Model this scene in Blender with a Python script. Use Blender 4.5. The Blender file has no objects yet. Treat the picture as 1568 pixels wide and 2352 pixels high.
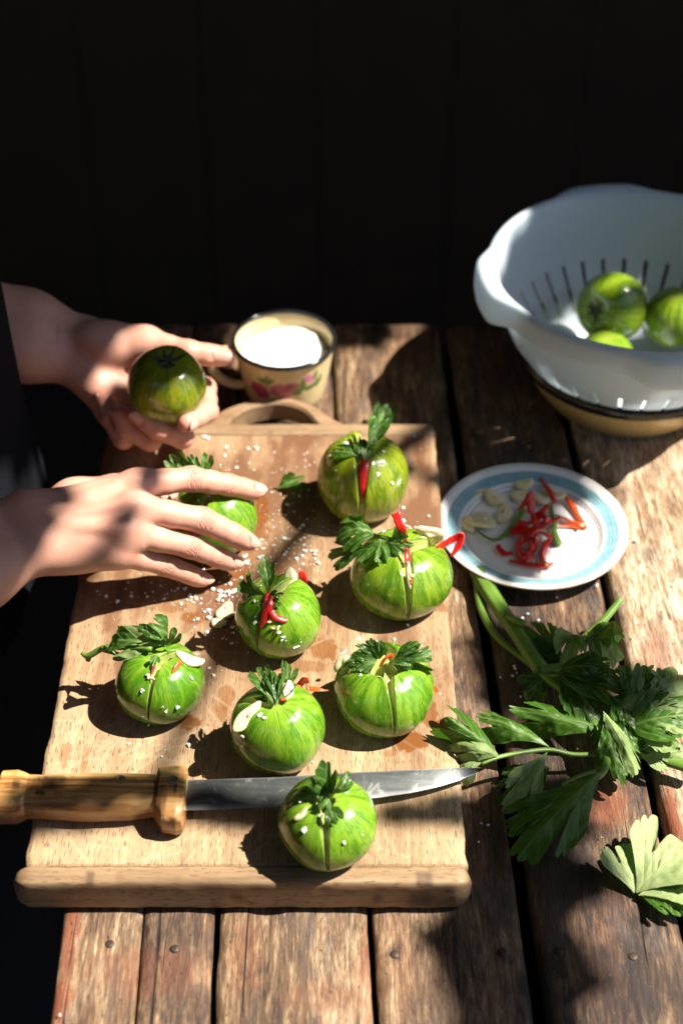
import bpy, bmesh, math, random
import numpy as np
from mathutils import Vector

rnd = random.Random(7)
rng = np.random.default_rng(11)
sc = bpy.context.scene
COL = sc.collection

# ------------------------------------------------------------------ camera
F, CX, CY = 3567.0, 784.0, 1176.0            # focal length and centre for a 1568 x 2352 reading of the photograph
TH = math.radians(41.0); CH = 0.854          # pitch below the horizon, height above the table top (metres)
S_, C_ = math.sin(TH), math.cos(TH)
ZB = 0.028                                   # top of the chopping board

def P(x, y, z):
    """the point at height z seen at photograph position x, y"""
    u = (x - CX) / F; v = (y - CY) / F
    d = np.array([u, C_ - v * S_, -S_ - v * C_])
    return np.array([0, 0, CH]) + d * ((z - CH) / d[2])

def PX(p):
    """metres per photograph pixel at a point"""
    return (p[1] * C_ + (CH - p[2]) * S_) / F

cam = bpy.data.cameras.new('camera'); cam_o = bpy.data.objects.new('camera', cam); COL.objects.link(cam_o)
cam_o.location = (0, 0, CH); cam_o.rotation_euler = (math.pi / 2 - TH, 0, 0)
cam.sensor_fit = 'VERTICAL'; cam.sensor_height = 36.0; cam.lens = 36.0 * F / 2352.0
cam.clip_start = 0.05; cam.clip_end = 200
cam.dof.use_dof = True; cam.dof.focus_distance = 1.075; cam.dof.aperture_fstop = 4.2
sc.camera = cam_o

# ------------------------------------------------------------------ light
SUN_EL, SUN_AZ = math.radians(55), math.radians(3.0)
SUN = np.array([math.cos(SUN_EL) * math.cos(SUN_AZ), math.cos(SUN_EL) * math.sin(SUN_AZ), math.sin(SUN_EL)])
w = bpy.data.worlds.new('World'); sc.world = w; w.use_nodes = True
nt = w.node_tree; sky = nt.nodes.new('ShaderNodeTexSky'); sky.sky_type = 'NISHITA'; sky.sun_disc = False
sky.sun_elevation = SUN_EL; sky.sun_rotation = math.radians(90) - SUN_AZ
nt.links.new(sky.outputs[0], nt.nodes['Background'].inputs[0]); nt.nodes['Background'].inputs[1].default_value = 0.05
sl = bpy.data.lights.new('sun', 'SUN'); sl.energy = 5.0; sl.angle = math.radians(0.5); sl.color = (1.0, 0.93, 0.82)
so = bpy.data.objects.new('sun', sl); COL.objects.link(so)
so.rotation_euler = Vector(SUN).to_track_quat('Z', 'Y').to_euler(); so.location = (3, 0, 4)
vs = sc.view_settings; vs.view_transform = 'Standard'; vs.look = 'None'; vs.exposure = 1.4; vs.gamma = 1.0
sc.cycles.use_denoising = True
sc.cycles.max_bounces = 8; sc.cycles.transparent_max_bounces = 6; sc.cycles.sample_clamp_indirect = 6.0

# ------------------------------------------------------------------ object helpers
def tag(o, label=None, cat=None, group=None, kind=None):
    if label: o['label'] = label
    if cat: o['category'] = cat
    if group: o['group'] = group
    if kind: o['kind'] = kind
    return o

def thing(name, loc, label, cat, group=None):
    o = bpy.data.objects.new(name, None); COL.objects.link(o); o.location = loc; o.empty_display_size = 0.01
    return tag(o, label, cat, group)

def mk(name, V, faces, mat, parent=None, smooth=True, attrs=None, loc=None, merge=None):
    V = np.asarray(V, dtype=np.float64).reshape(-1, 3)
    off = np.zeros(3)
    q = parent
    while q is not None: off += np.array(q.location); q = q.parent
    own = np.array(loc) if loc is not None else off
    me = bpy.data.meshes.new(name)
    if isinstance(faces, np.ndarray): faces = faces.tolist()
    me.from_pydata((V - own).tolist(), [], faces)
    if attrs:
        for k, a in attrs.items():
            a = np.asarray(a, dtype=np.float32)
            if a.ndim == 1:
                me.attributes.new(k, 'FLOAT', 'POINT').data.foreach_set('value', a)
            else:
                me.attributes.new(k, 'FLOAT_VECTOR', 'POINT').data.foreach_set('vector', a.ravel())
    if merge:
        bm = bmesh.new(); bm.from_mesh(me); bmesh.ops.remove_doubles(bm, verts=bm.verts, dist=merge)
        bmesh.ops.recalc_face_normals(bm, faces=bm.faces); bm.to_mesh(me); bm.free()
    if smooth: me.polygons.foreach_set('use_smooth', [True] * len(me.polygons))
    me.materials.append(mat)
    o = bpy.data.objects.new(name, me); COL.objects.link(o); o.location = own - off
    if parent is not None: o.parent = parent
    return o

def grid_faces(nu, nv, cu=False, cv=False):
    """quads of a nu x nv grid stored row by row (u slow, v fast)"""
    i = np.arange(nu if cu else nu - 1); j = np.arange(nv if cv else nv - 1)
    I, J = np.meshgrid(i, j, indexing='ij'); I2 = (I + 1) % nu; J2 = (J + 1) % nv
    return np.stack([I * nv + J, I2 * nv + J, I2 * nv + J2, I * nv + J2], -1).reshape(-1, 4)

def norm(a):
    a = np.asarray(a, float); return a / (np.linalg.norm(a) + 1e-12)

def lathe(prof, n, center, a0=0.0):
    """surface of revolution; prof = [(r, z), ...] from outside bottom over the rim to the inside"""
    prof = np.array(prof); t = a0 + np.arange(n) * 2 * math.pi / n
    V = np.stack([np.outer(np.cos(t), prof[:, 0]), np.outer(np.sin(t), prof[:, 0]), np.tile(prof[:, 1], (n, 1))], -1)
    return V.reshape(-1, 3) + np.array(center), grid_faces(n, len(prof), cu=True)

def curve(pts, n):
    """Catmull-Rom through pts, n samples"""
    p = np.array(pts, float); m = len(p)
    if m == 2: return p[0] + np.linspace(0, 1, n)[:, None] * (p[1] - p[0])
    q = np.vstack([2 * p[0] - p[1], p, 2 * p[-1] - p[-2]])
    t = np.linspace(0, m - 1 - 1e-9, n); k = t.astype(int); f = (t - k)[:, None]
    a, b, c, d = q[k], q[k + 1], q[k + 2], q[k + 3]
    return 0.5 * (2 * b + (c - a) * f + (2 * a - 5 * b + 4 * c - d) * f ** 2 + (3 * b - a - 3 * c + d) * f ** 3)

def frames(p, up):
    t = np.gradient(p, axis=0); t /= np.linalg.norm(t, axis=1)[:, None] + 1e-12
    n = np.zeros_like(p); u = np.array(up, float)
    for i in range(len(p)):
        u = u - t[i] * np.dot(u, t[i]); u = norm(u); n[i] = u
    return t, np.cross(t, n), n

def tube(pts, rad, n=10, m=24, up=(0, 0, 1), flat=1.0, prof=None):
    """closed tapering tube; flat squashes it along up; prof = cross-section polygon in (side, up)"""
    p = curve(pts, m); r = np.interp(np.linspace(0, 1, m), np.linspace(0, 1, len(rad)), rad)
    t, b, nn = frames(p, up)
    if prof is None:
        a = np.arange(n) * 2 * math.pi / n; prof = np.stack([np.cos(a), np.sin(a) * flat], -1)
    prof = np.asarray(prof); n = len(prof)
    V = p[:, None] + r[:, None, None] * (prof[None, :, :1] * b[:, None] + prof[None, :, 1:] * nn[:, None])
    V = V.reshape(-1, 3); Fc = grid_faces(m, n, cv=True).tolist()
    Fc.append(list(range(n))); Fc.append(list(range((m - 1) * n, m * n))[::-1])
    return V, Fc

def box_mesh(x0, x1, y0, y1, z0, z1):
    V = [(x, y, z) for z in (z0, z1) for y in (y0, y1) for x in (x0, x1)]
    return np.array(V), [[0, 2, 3, 1], [4, 5, 7, 6], [0, 1, 5, 4], [2, 6, 7, 3], [0, 4, 6, 2], [1, 3, 7, 5]]

def join(parts):
    Vs, Fs, n = [], [], 0
    for V, f in parts:
        Vs.append(np.asarray(V)); Fs += [[k + n for k in q] for q in (f.tolist() if isinstance(f, np.ndarray) else f)]; n += len(V)
    return np.vstack(Vs), Fs

# value noise for shapes and painted wear
_T = rng.random((64, 64, 64))
def vnoise(p):
    p = np.asarray(p, float); i = np.floor(p).astype(int); f = p - i; f = f * f * (3 - 2 * f); o = 0
    for dx in (0, 1):
        for dy in (0, 1):
            for dz in (0, 1):
                wgt = (f[..., 0] if dx else 1 - f[..., 0]) * (f[..., 1] if dy else 1 - f[..., 1]) * (f[..., 2] if dz else 1 - f[..., 2])
                o = o + wgt * _T[(i[..., 0] + dx) & 63, (i[..., 1] + dy) & 63, (i[..., 2] + dz) & 63]
    return o
def fbm(p, oct=4):
    p = np.asarray(p, float); s = 0; a = 0.5
    for k in range(oct): s = s + a * vnoise(p * 2 ** k + 17.3 * k); a *= 0.5
    return s                                                # about 0 .. 1, mean 0.47
def sstep(a, b, x):
    t = np.clip((x - a) / (b - a), 0, 1); return t * t * (3 - 2 * t)

# ------------------------------------------------------------------ materials
class M:
    def __init__(self, name):
        self.m = bpy.data.materials.new(name); self.m.use_nodes = True; self.t = self.m.node_tree
        self.b = self.t.nodes['Principled BSDF']; self.out = self.t.nodes['Material Output']
    def n(self, kind, ins=None, **kw):
        o = self.t.nodes.new('ShaderNode' + kind)
        for k, v in kw.items(): setattr(o, k, v)
        for k, v in (ins or {}).items(): self.set(o, k, v)
        return o
    def set(self, o, k, v):
        if isinstance(v, bpy.types.NodeSocket): self.t.links.new(v, o.inputs[k])
        elif isinstance(v, bpy.types.Node): self.t.links.new(v.outputs[0], o.inputs[k])
        else:
            s = o.inputs[k]
            if s.type == 'RGBA' and len(v) == 3: v = (*v, 1)
            s.default_value = v
    def p(self, **kw):
        for k, v in kw.items(): self.set(self.b, k.replace('_', ' '), v)
        return self
    def attr(self, name, out='Fac', typ='GEOMETRY'):
        return self.n('Attribute', attribute_name=name, attribute_type=typ).outputs[out]
    def math(self, op, a, b=0.0, c=0.0, clamp=False):
        return self.n('Math', {0: a, 1: b, 2: c}, operation=op, use_clamp=clamp).outputs[0]
    def mix(self, f, a, b, mode='MIX'):
        o = self.n('Mix', data_type='RGBA', blend_type=mode)
        self.set(o, 0, f); self.set(o, 6, a); self.set(o, 7, b); return o.outputs[2]
    def ramp(self, f, stops):
        o = self.n('ValToRGB', {0: f}); e = o.color_ramp.elements
        while len(e) < len(stops): e.new(0.5)
        for k, (p, c) in enumerate(stops):
            e[k].position = p; e[k].color = (*c, 1) if len(c) == 3 else c
        return o.outputs[0]
    def coord(self): return self.n('TexCoord').outputs['Object']
    def scale(self, v, s, loc=(0, 0, 0)): return self.n('Mapping', {0: v, 1: loc, 3: s}).outputs[0]
    def noise(self, v, s=1.0, d=4, r=0.55, dist=0.0):
        return self.n('TexNoise', {'Vector': v, 'Scale': s, 'Detail': d, 'Roughness': r, 'Distortion': dist}).outputs[0]
    def bump(self, h, strength=0.3, dist=0.001):
        return self.n('Bump', {'Strength': strength, 'Distance': dist, 'Height': h}).outputs[0]
    def rand_offset(self, v, k=20.0):
        r = self.n('ObjectInfo').outputs['Random']
        return self.n('VectorMath', {0: v, 1: self.n('CombineXYZ', {0: self.math('MULTIPLY', r, k), 1: self.math('MULTIPLY', r, k * 1.7), 2: self.math('MULTIPLY', r, k * 0.6)})}, operation='ADD').outputs[0]

def plain(name, col, rough=0.5, var=0.12, scale=60, bump=0.0, **kw):
    m = M(name); v = m.coord(); nz = m.noise(v, scale, 5)
    c = m.mix(nz, tuple(x * (1 - var) for x in col), tuple(min(1, x * (1 + var)) for x in col))
    m.p(Base_Color=c, Roughness=m.math('ADD', m.math('MULTIPLY', nz, 0.15), rough - 0.07), **kw)
    if bump: m.p(Normal=m.bump(nz, bump, 0.0008))
    return m.m

def wood_table():
    m = M('weathered_table_wood'); v = m.rand_offset(m.coord())
    big = m.noise(m.scale(v, (9, 2.0, 9)), 1, 5, 0.6, 0.4)
    grain = m.noise(m.scale(v, (120, 15, 60)), 1, 9, 0.74, 1.6)
    fib = m.noise(m.scale(v, (600, 80, 200)), 1, 5, 0.7)
    patch = m.noise(m.scale(v, (30, 13, 30), (3, 1, 2)), 1, 6, 0.65, 0.6)
    f = m.math('ADD', m.math('MULTIPLY', m.math('SUBTRACT', grain, .5), 1.0), m.math('ADD', m.math('MULTIPLY', big, 0.42), .34))
    f = m.math('ADD', f, m.math('MULTIPLY', m.math('SUBTRACT', patch, 0.5), 0.55))
    f = m.math('ADD', f, m.math('MULTIPLY', m.math('SUBTRACT', fib, 0.5), 0.6))
    f = m.math('ADD', f, m.attr('tone', typ='OBJECT'))
    c = m.ramp(f, [(0.33, (0.020, 0.013, 0.010)), (0.44, (0.075, 0.042, 0.026)), (0.56, (0.155, 0.094, 0.050)), (0.68, (0.30, 0.200, 0.115)), (0.80, (0.52, 0.425, 0.305))])
    red = m.math('MULTIPLY', m.ramp(m.noise(m.scale(v, (26, 7, 20), (7, 3, 1)), 1, 5, 0.6), [(0.50, (0, 0, 0)), (0.66, (1, 1, 1))]), 0.18)
    c = m.mix(red, c, (0.24, 0.085, 0.035))
    grey = m.math('MULTIPLY', m.ramp(m.noise(m.scale(v, (40, 18, 30), (1, 9, 4)), 1, 6, 0.7), [(0.54, (0, 0, 0)), (0.66, (1, 1, 1))]), 0.38)
    c = m.mix(grey, c, (0.085, 0.082, 0.085))
    mott = m.noise(m.scale(v, (48, 12, 40), (8, 2, 6)), 1, 5, 0.65, 0.5)
    c = m.mix(m.math('MULTIPLY', m.ramp(mott, [(0.53, (0, 0, 0)), (0.68, (1, 1, 1))]), 0.6), c, (0.050, 0.036, 0.030))
    c = m.mix(m.math('MULTIPLY', m.ramp(mott, [(0.30, (1, 1, 1)), (0.44, (0, 0, 0))]), 0.18), c, (0.30, 0.165, 0.085))
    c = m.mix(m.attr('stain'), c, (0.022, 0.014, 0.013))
    c = m.mix(m.attr('rust'), c, (0.22, 0.06, 0.025))
    crack = m.ramp(m.noise(m.scale(v, (150, 3.2, 90), (5, 5, 5)), 1, 3, 0.5, 0.6), [(0.30, (0, 0, 0)), (0.345, (1, 1, 1))])
    c = m.mix(crack, (0.012, 0.008, 0.006), c)
    pit = m.ramp(m.noise(m.scale(v, (330, 190, 300), (2, 2, 2)), 1, 3, 0.6), [(0.30, (1, 1, 1)), (0.36, (0, 0, 0))])
    c = m.mix(m.math('MULTIPLY', pit, 0.8), c, (0.020, 0.014, 0.011))
    speck = m.ramp(m.noise(v, 900, 2, 0.5), [(0.70, (0, 0, 0)), (0.76, (1, 1, 1))])
    c = m.mix(m.math('MULTIPLY', speck, 0.35), c, (0.5, 0.45, 0.38))
    h = m.math('ADD', m.math('ADD', m.math('MULTIPLY', grain, 1.0), m.math('MULTIPLY', fib, 0.35)), m.math('MULTIPLY', crack, 0.8))
    m.p(Base_Color=c, Roughness=m.math('ADD', m.math('MULTIPLY', grain, 0.3), 0.42), Specular_IOR_Level=0.35, Normal=m.bump(h, 0.75, 0.0016))
    return m.m

def wood_board(name, base=((0.205, 0.120, 0.062), (0.350, 0.235, 0.128), (0.46, 0.335, 0.200)), across=False):
    m = M(name); v = m.coord()
    if across: v = m.n('Mapping', {0: v, 2: (0, 0, math.pi / 2)}).outputs[0]
    v = m.rand_offset(v, 5)
    g = m.noise(m.scale(v, (34, 1.6, 30)), 1, 5, 0.6, 0.5)
    fib = m.noise(m.scale(v, (330, 14, 150)), 1, 4, 0.6)
    f = m.math('ADD', m.math('MULTIPLY', g, 0.7), m.math('MULTIPLY', fib, 0.3))
    c = m.ramp(f, [(0.36, base[0]), (0.5, base[1]), (0.66, base[2])])
    fl = m.ramp(m.noise(m.scale(v, (1150, 130, 500)), 1, 1.5, 0.5), [(0.365, (1, 1, 1)), (0.41, (0, 0, 0))])   # short dark pores of beech
    c = m.mix(m.math('MULTIPLY', fl, 0.75), c, (0.16, 0.075, 0.04))
    c = m.mix(m.attr('stain'), c, (0.135, 0.056, 0.024))
    c = m.mix(m.math('MULTIPLY', m.attr('wet'), 0.92), c, (0.17, 0.060, 0.015))
    c = m.mix(m.math('MULTIPLY', m.attr('scratch'), .7), c, (0.62, 0.50, 0.37))
    c = m.mix(m.attr('mark'), c, (0.09, 0.055, 0.035))
    h = m.math('SUBTRACT', m.math('MULTIPLY', fib, 0.5), m.math('ADD', m.math('MULTIPLY', fl, 0.6), m.math('MULTIPLY', m.attr('scratch'), 0.4)))
    rough = m.math('SUBTRACT', 0.60, m.math('MULTIPLY', m.attr('wet'), 0.38))
    m.p(Base_Color=c, Roughness=rough, Specular_IOR_Level=0.4, Normal=m.bump(h, 0.35, 0.0006))
    return m.m

def tomato_skin():
    m = M('striped_tomato_skin'); pol = m.attr('pol', 'Vector')
    v = m.rand_offset(pol, 30)
    dist = m.noise(m.scale(v, (3, 3, 2)), 1, 3)
    v2 = m.n('VectorMath', {0: v, 1: m.n('CombineXYZ', {0: m.math('MULTIPLY', dist, 0.25), 1: 0.0, 2: m.math('MULTIPLY', dist, 0.5)})}, operation='ADD').outputs[0]
    st = m.noise(m.scale(v2, (4.6, 4.6, 0.75)), 1, 3.5, 0.55, 0.2)
    rag = m.noise(m.scale(v2, (15, 15, 2.6)), 1, 5, 0.62, 0.5)
    f = m.math('ADD', m.math('MULTIPLY', st, 0.48), m.math('MULTIPLY', rag, 0.52))
    f = m.math('ADD', f, m.attr('tone', typ='OBJECT'))
    s = m.ramp(f, [(0.40, (.12, .12, .12)), (0.50, (.66, .66, .66)), (0.58, (1, 1, 1))])
    yel = m.attr('yellow', typ='OBJECT')
    light = m.mix(yel, (0.180, 0.320, 0.020), (0.28, 0.295, 0.013))
    dark = m.mix(yel, (0.052, 0.165, 0.006), (0.095, 0.145, 0.005))
    c = m.mix(s, dark, light)
    fk = m.noise(m.scale(v2, (19, 19, 3.6)), 1, 4, 0.6, 0.7)
    fk = m.math('MULTIPLY', m.ramp(m.math('ADD', fk, m.math('MULTIPLY', m.math('SUBTRACT', st, .5), .5)), [(0.40, (1, 1, 1)), (0.455, (0, 0, 0))]), 0.8)
    c = m.mix(fk, c, dark)
    th = m.n('SeparateXYZ', {0: pol}).outputs[2]
    bot = m.ramp(m.math('ADD', th, m.math('MULTIPLY', dist, 0.35)), [(0.0, (0, 0, 0)), (0.70, (0, 0, 0)), (0.93, (1, 1, 1))])
    bot_c = m.n('MapRange', {0: m.math('ADD', th, m.math('MULTIPLY', dist, 0.4)), 1: 2.35, 2: 2.95}).outputs[0]
    c = m.mix(m.math('MULTIPLY', bot_c, m.attr('cream', typ='OBJECT')), c, (0.40, 0.34, 0.10))
    top_c = m.n('MapRange', {0: th, 1: 0.42, 2: 0.10}).outputs[0]
    c = m.mix(m.math('MULTIPLY', top_c, 0.45), c, (0.33, 0.42, 0.06))
    cut = m.attr('cut')
    flesh = m.mix(m.noise(m.coord(), 260, 4), (0.26, 0.33, 0.05), (0.52, 0.56, 0.20))
    c = m.mix(m.math('GREATER_THAN', cut, 0.22), c, flesh)
    wet = m.ramp(m.noise(m.coord(), 300, 3), [(0.4, (0.16,) * 3), (0.7, (0.30,) * 3)])
    m.p(Base_Color=c, Roughness=wet, Subsurface_Weight=0.22, Subsurface_Radius=(0.7, 1.0, 0.25), Subsurface_Scale=0.004,
        Coat_Weight=0.4, Coat_Roughness=0.16, Normal=m.bump(m.noise(m.coord(), 420, 3), 0.06, 0.0005))
    return m.m

def leaf_mat(name, top, under, rough=0.44, vein_col=(0.22, 0.32, 0.10), vf=0.55):
    m = M(name); v = m.coord(); nz = m.noise(m.rand_offset(v, 3), 95, 6, 0.6)
    geo = m.n('NewGeometry').outputs['Backfacing']
    a = m.mix(nz, tuple(x * 0.62 for x in top), tuple(x * 1.35 for x in top))
    b = m.mix(nz, tuple(x * 0.75 for x in under), tuple(x * 1.2 for x in under))
    c = m.mix(geo, a, b)
    vein = m.attr('vein')
    c = m.mix(m.math('MULTIPLY', vein, vf), c, vein_col)
    c = m.mix(m.math('MULTIPLY', m.attr('pale'), 0.8), c, (0.36, 0.47, 0.17))
    h = m.math('ADD', m.math('MULTIPLY', vein, -0.8), m.math('MULTIPLY', m.noise(v, 420, 4), 0.5))
    m.p(Base_Color=c, Roughness=m.math('ADD', rough, m.math('MULTIPLY', geo, 0.2)), Specular_IOR_Level=0.32, Normal=m.bump(h, 0.4, 0.0006))
    tr = m.n('BsdfTranslucent', {0: m.mix(0.5, c, (0.16, 0.36, 0.02))})
    mx = m.n('MixShader', {0: 0.30, 1: m.b.outputs[0], 2: tr.outputs[0]})
    m.t.links.new(mx.outputs[0], m.out.inputs[0])
    return m.m

def skin_mat():
    m = M('skin'); v = m.coord()
    nz = m.noise(v, 70, 5, 0.6); fine = m.noise(v, 900, 3, 0.6)
    c = m.mix(nz, (0.50, 0.245, 0.175), (0.65, 0.360, 0.270))
    c = m.mix(m.math('MULTIPLY', m.attr('red'), 0.8), c, (0.62, 0.215, 0.165))
    fold = m.noise(m.scale(v, (420, 760, 420)), 1, 4, 0.65, 1.5)
    h = m.math('ADD', m.math('MULTIPLY', fine, 0.5), m.math('MULTIPLY', m.attr('crease'), -1.7))
    h = m.math('ADD', h, m.math('MULTIPLY', fold, 0.35))
    c = m.mix(m.math('MULTIPLY', m.attr('crease'), 0.35), c, (0.36, 0.13, 0.08))
    m.p(Base_Color=c, Roughness=0.46, Subsurface_Weight=0.28, Subsurface_Radius=(1.0, 0.36, 0.18), Subsurface_Scale=0.0045,
        Specular_IOR_Level=0.42, Normal=m.bump(h, 0.5, 0.0007))
    return m.m

MAT = {}
MAT['table'] = wood_table()
MAT['board'] = wood_board('beech_board_wood')
MAT['board_end'] = wood_board('beech_end_strip_wood', ((0.165, 0.100, 0.052), (0.285, 0.190, 0.102), (0.39, 0.28, 0.165)), across=True)
MAT['tomato'] = tomato_skin()
MAT['leaf'] = leaf_mat('celery_leaf_green', (0.050, 0.130, 0.012), (0.17, 0.26, 0.075))
MAT['leaf_pale'] = leaf_mat('celery_leaf_underside', (0.24, 0.33, 0.115), (0.06, 0.14, 0.02), 0.5)
MAT['leaf_under'] = leaf_mat('celery_leaf_pale_underside', (0.33, 0.42, 0.17), (0.06, 0.14, 0.02), 0.55, (0.52, 0.56, 0.34), 0.3)
MAT['leaf_dark'] = leaf_mat('celery_leaf_dark', (0.030, 0.085, 0.012), (0.10, 0.17, 0.05), 0.34)
MAT['stalk'] = plain('celery_stalk_green', (0.115, 0.215, 0.030), 0.4, 0.3, 90, 0.15, Subsurface_Weight=0.15, Subsurface_Scale=0.003)
MAT['garlic'] = plain('garlic_flesh', (0.75, 0.67, 0.41), 0.36, 0.10, 240, 0.15, Subsurface_Weight=0.3, Subsurface_Scale=0.004)
def chilli_mat(name, outer, inner):
    m = M(name); nz = m.noise(m.coord(), 260, 4)
    c = m.mix(nz, tuple(x * .7 for x in outer), tuple(min(1, x * 1.25) for x in outer))
    c = m.mix(m.attr('inner'), c, m.mix(nz, inner, tuple(min(1, x * 1.5) for x in inner)))
    m.p(Base_Color=c, Roughness=m.math('ADD', .24, m.math('MULTIPLY', nz, .2)), Subsurface_Weight=.2, Subsurface_Scale=.002, Normal=m.bump(nz, .35, .0008)); return m.m
MAT['chilli'] = chilli_mat('red_chilli_flesh', (0.55, 0.014, 0.010), (0.62, 0.10, 0.03))
MAT['chilli_orange'] = chilli_mat('orange_chilli_flesh', (0.68, 0.075, 0.012), (0.70, 0.20, 0.05))
MAT['seed'] = plain('chilli_seed_cream', (0.78, 0.64, 0.38), 0.35, 0.15, 300)
MAT['salt'] = plain('salt_crystal', (0.84, 0.84, 0.82), 0.22, 0.05, 500, Subsurface_Weight=0.25, Subsurface_Scale=0.002)
MAT['skin'] = skin_mat()
MAT['nail'] = plain('fingernail_pink', (0.62, 0.34, 0.27), 0.32, 0.08, 90, Coat_Weight=0.3)
MAT['cloth'] = plain('dark_navy_cloth', (0.006, 0.007, 0.010), 0.85, 0.3, 300, 0.4, Specular_IOR_Level=.1)
MAT['denim'] = plain('dark_denim_cloth', (0.012, 0.015, 0.026), 0.85, 0.4, 700, 0.5)
MAT['plastic'] = plain('white_plastic', (0.74, 0.81, 0.87), 0.36, 0.03, 40, Subsurface_Weight=0.15, Subsurface_Scale=0.004)
_t = MAT['plastic'].node_tree; _o = _t.nodes['Material Output']; _p = _t.nodes['Principled BSDF']
_tr = _t.nodes.new('ShaderNodeBsdfTranslucent'); _tr.inputs[0].default_value = (0.72, 0.82, 0.88, 1); _mx = _t.nodes.new('ShaderNodeMixShader'); _mx.inputs[0].default_value = 0.5
_t.links.new(_p.outputs[0], _mx.inputs[1]); _t.links.new(_tr.outputs[0], _mx.inputs[2]); _t.links.new(_mx.outputs[0], _o.inputs[0])
MAT['black'] = plain('black_enamel', (0.012, 0.012, 0.014), 0.16, 0.2, 80)
MAT['wall'] = plain('dark_stained_wall_wood', (0.052, 0.033, 0.018), 0.8, 0.5, 9)
MAT['wall_blue'] = plain('dark_slate_painted_wood', (0.050, 0.037, 0.019), 0.8, 0.3, 9)
MAT['dark'] = plain('dark_earth_floor', (0.022, 0.019, 0.016), 0.9, 0.3, 12)
MAT['iron'] = plain('rusty_nail_iron', (0.06, 0.040, 0.032), 0.55, 0.5, 400, 0.4, Metallic=0.5)
MAT['brass'] = plain('tarnished_rivet_metal', (0.20, 0.19, 0.13), 0.45, 0.5, 700, 0.5, Metallic=0.7)
MAT['stem'] = plain('dried_tomato_stem', (0.035, 0.042, 0.014), 0.7, 0.4, 300)
MAT['bark'] = plain('vine_bark', (0.10, 0.07, 0.045), 0.85, 0.4, 60, 0.5)
MAT['vine'] = plain('vine_leaf', (0.05, 0.10, 0.025), 0.5, 0.3, 30)

# ------------------------------------------------------------------ floor and plank wall; unseen and added to limit skylight: other walls and roof
def structure(name, V, f, mat):
    return tag(mk(name, V, f, mat, smooth=False), kind='structure')
structure('floor', *box_mesh(-3.2, 3.2, -2.4, 4.0, -0.80, -0.755), MAT['dark'])
structure('added_roof', *box_mesh(-3.2, 1.25, -0.9, 4.0, 2.35, 2.42), MAT['wall'])  # unseen, added to shut out the overhead sky
structure('wall_backing', *box_mesh(-3.2, 3.2, 2.345, 2.40, -0.755, 2.35), MAT['wall'])  # slab added to stop light leaking between the planks
back = thing('plank_wall', (0, 2.3, -0.755), 'dark stained wall of upright planks in deep shade behind the table', 'wall')
x = -3.0; k = 0
while x < 3.0:
    wd = 0.17 + 0.07 * rnd.random(); y = 2.30 + 0.008 * rnd.random()
    V, f = box_mesh(x, x + wd - 0.0015, y, y + 0.03, -0.755, 2.35)
    mk('plank', V, f, MAT['wall_blue'] if -0.62 < x < -0.36 else MAT['wall'], back, smooth=False)
    x += wd; k += 1
structure('added_wall_left', *box_mesh(-3.2, -3.15, -2.4, 4.0, -0.755, 2.35), MAT['wall'])  # unseen, added to keep the fill light low
structure('added_wall_front', *box_mesh(-3.2, 3.2, -2.45, -2.4, -0.755, 2.35), MAT['wall'])  # unseen, added to cut ambient light from the near side
structure('added_wall_right', *box_mesh(1.9, 1.95, 1.50, 4.0, -0.755, 3.2), MAT['wall'])  # unseen, added to block sun from the far part
structure('added_wall_right', *box_mesh(1.9, 1.95, -2.4, 1.50, -0.755, 0.10), MAT['wall'])  # unseen low wall added to trim ambient light

# ------------------------------------------------------------------ table
table = thing('wooden_table', (0.25, 0.85, -0.755), 'old weathered plank table carrying the chopping board, plate and mug', 'table')
Y0T, Y1T = 0.40, 1.262
def seam(x_front, x_back):                       # a seam from its places in the photograph at the near and far edge
    a = P(x_front, 2352, 0); b = P(x_back, 745, 0); s = (b[0] - a[0]) / (b[1] - a[1])
    return a[0] + s * (Y0T - a[1]), a[0] + s * (Y1T - a[1])
SE = [seam(115, 325), seam(308, 443), seam(488, 553), seam(866, 757), seam(1243, 1014), seam(1630, 1250), seam(2090, 1500)]
dx = 0.118
for q in range(2): SE.append((SE[-1][0] + dx, SE[-1][1] + dx))
GAP = [0, 0.0012, 0.0036, 0.0040, 0.0090, 0.0090, 0.009, 0.009, 0]
TONE = [-0.01, -0.07, 0.01, -0.01, -0.09, 0.15, 0.17, 0.05]
STAINS_AND_SHADE = [(620, 962, 120, 42, 0.8, 0), (330, 2230, 150, 60, .25, 1), (420, 2150, 70, 60, .4, 0), (430, 2290, 60, 50, .45, 0), (560, 2200, 40, 90, .25, 1), (1010, 2300, 60, 60, .3, 0), (730, 2290, 90, 40, .2, 1), (1235, 2260, 40, 120, 0.95, 0), (1385, 2235, 34, 85, 0.55, 0), (1472, 2240, 40, 90, 0.7, 0), (1560, 2290, 22, 60, 0.6, 0), (1515, 1500, 45, 70, 0.45, 1), (1500, 1450, 20, 60, 0.3, 0),  # first blob paints the dark shade inside the board handle's hole
          (1300, 2010, 75, 85, 0.85, 0), (1190, 1650, 55, 260, 0.55, 0), (1180, 1450, 60, 90, 0.7, 0), (1230, 1780, 90, 200, .55, 0), (1120, 2010, 60, 160, .4, 0), (1390, 1840, 60, 50, 0.55, 1), (1455, 1790, 60, 50, 0.35, 0), (1395, 1130, 60, 30, 0.5, 0),
          (160, 2150, 22, 90, 0.7, 1), (140, 2300, 25, 60, 0.7, 1), (1545, 1880, 18, 90, 0.9, 1), (905, 2185, 16, 22, 0.7, 0), (1152, 2185, 20, 26, 0.85, 0), (400, 2215, 40, 60, 0.5, 0), (845, 2240, 22, 120, 0.35, 1),
          (1330, 1470, 9, 22, 0.6, 0), (1450, 1260, 10, 14, 0.5, 0)]
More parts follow.
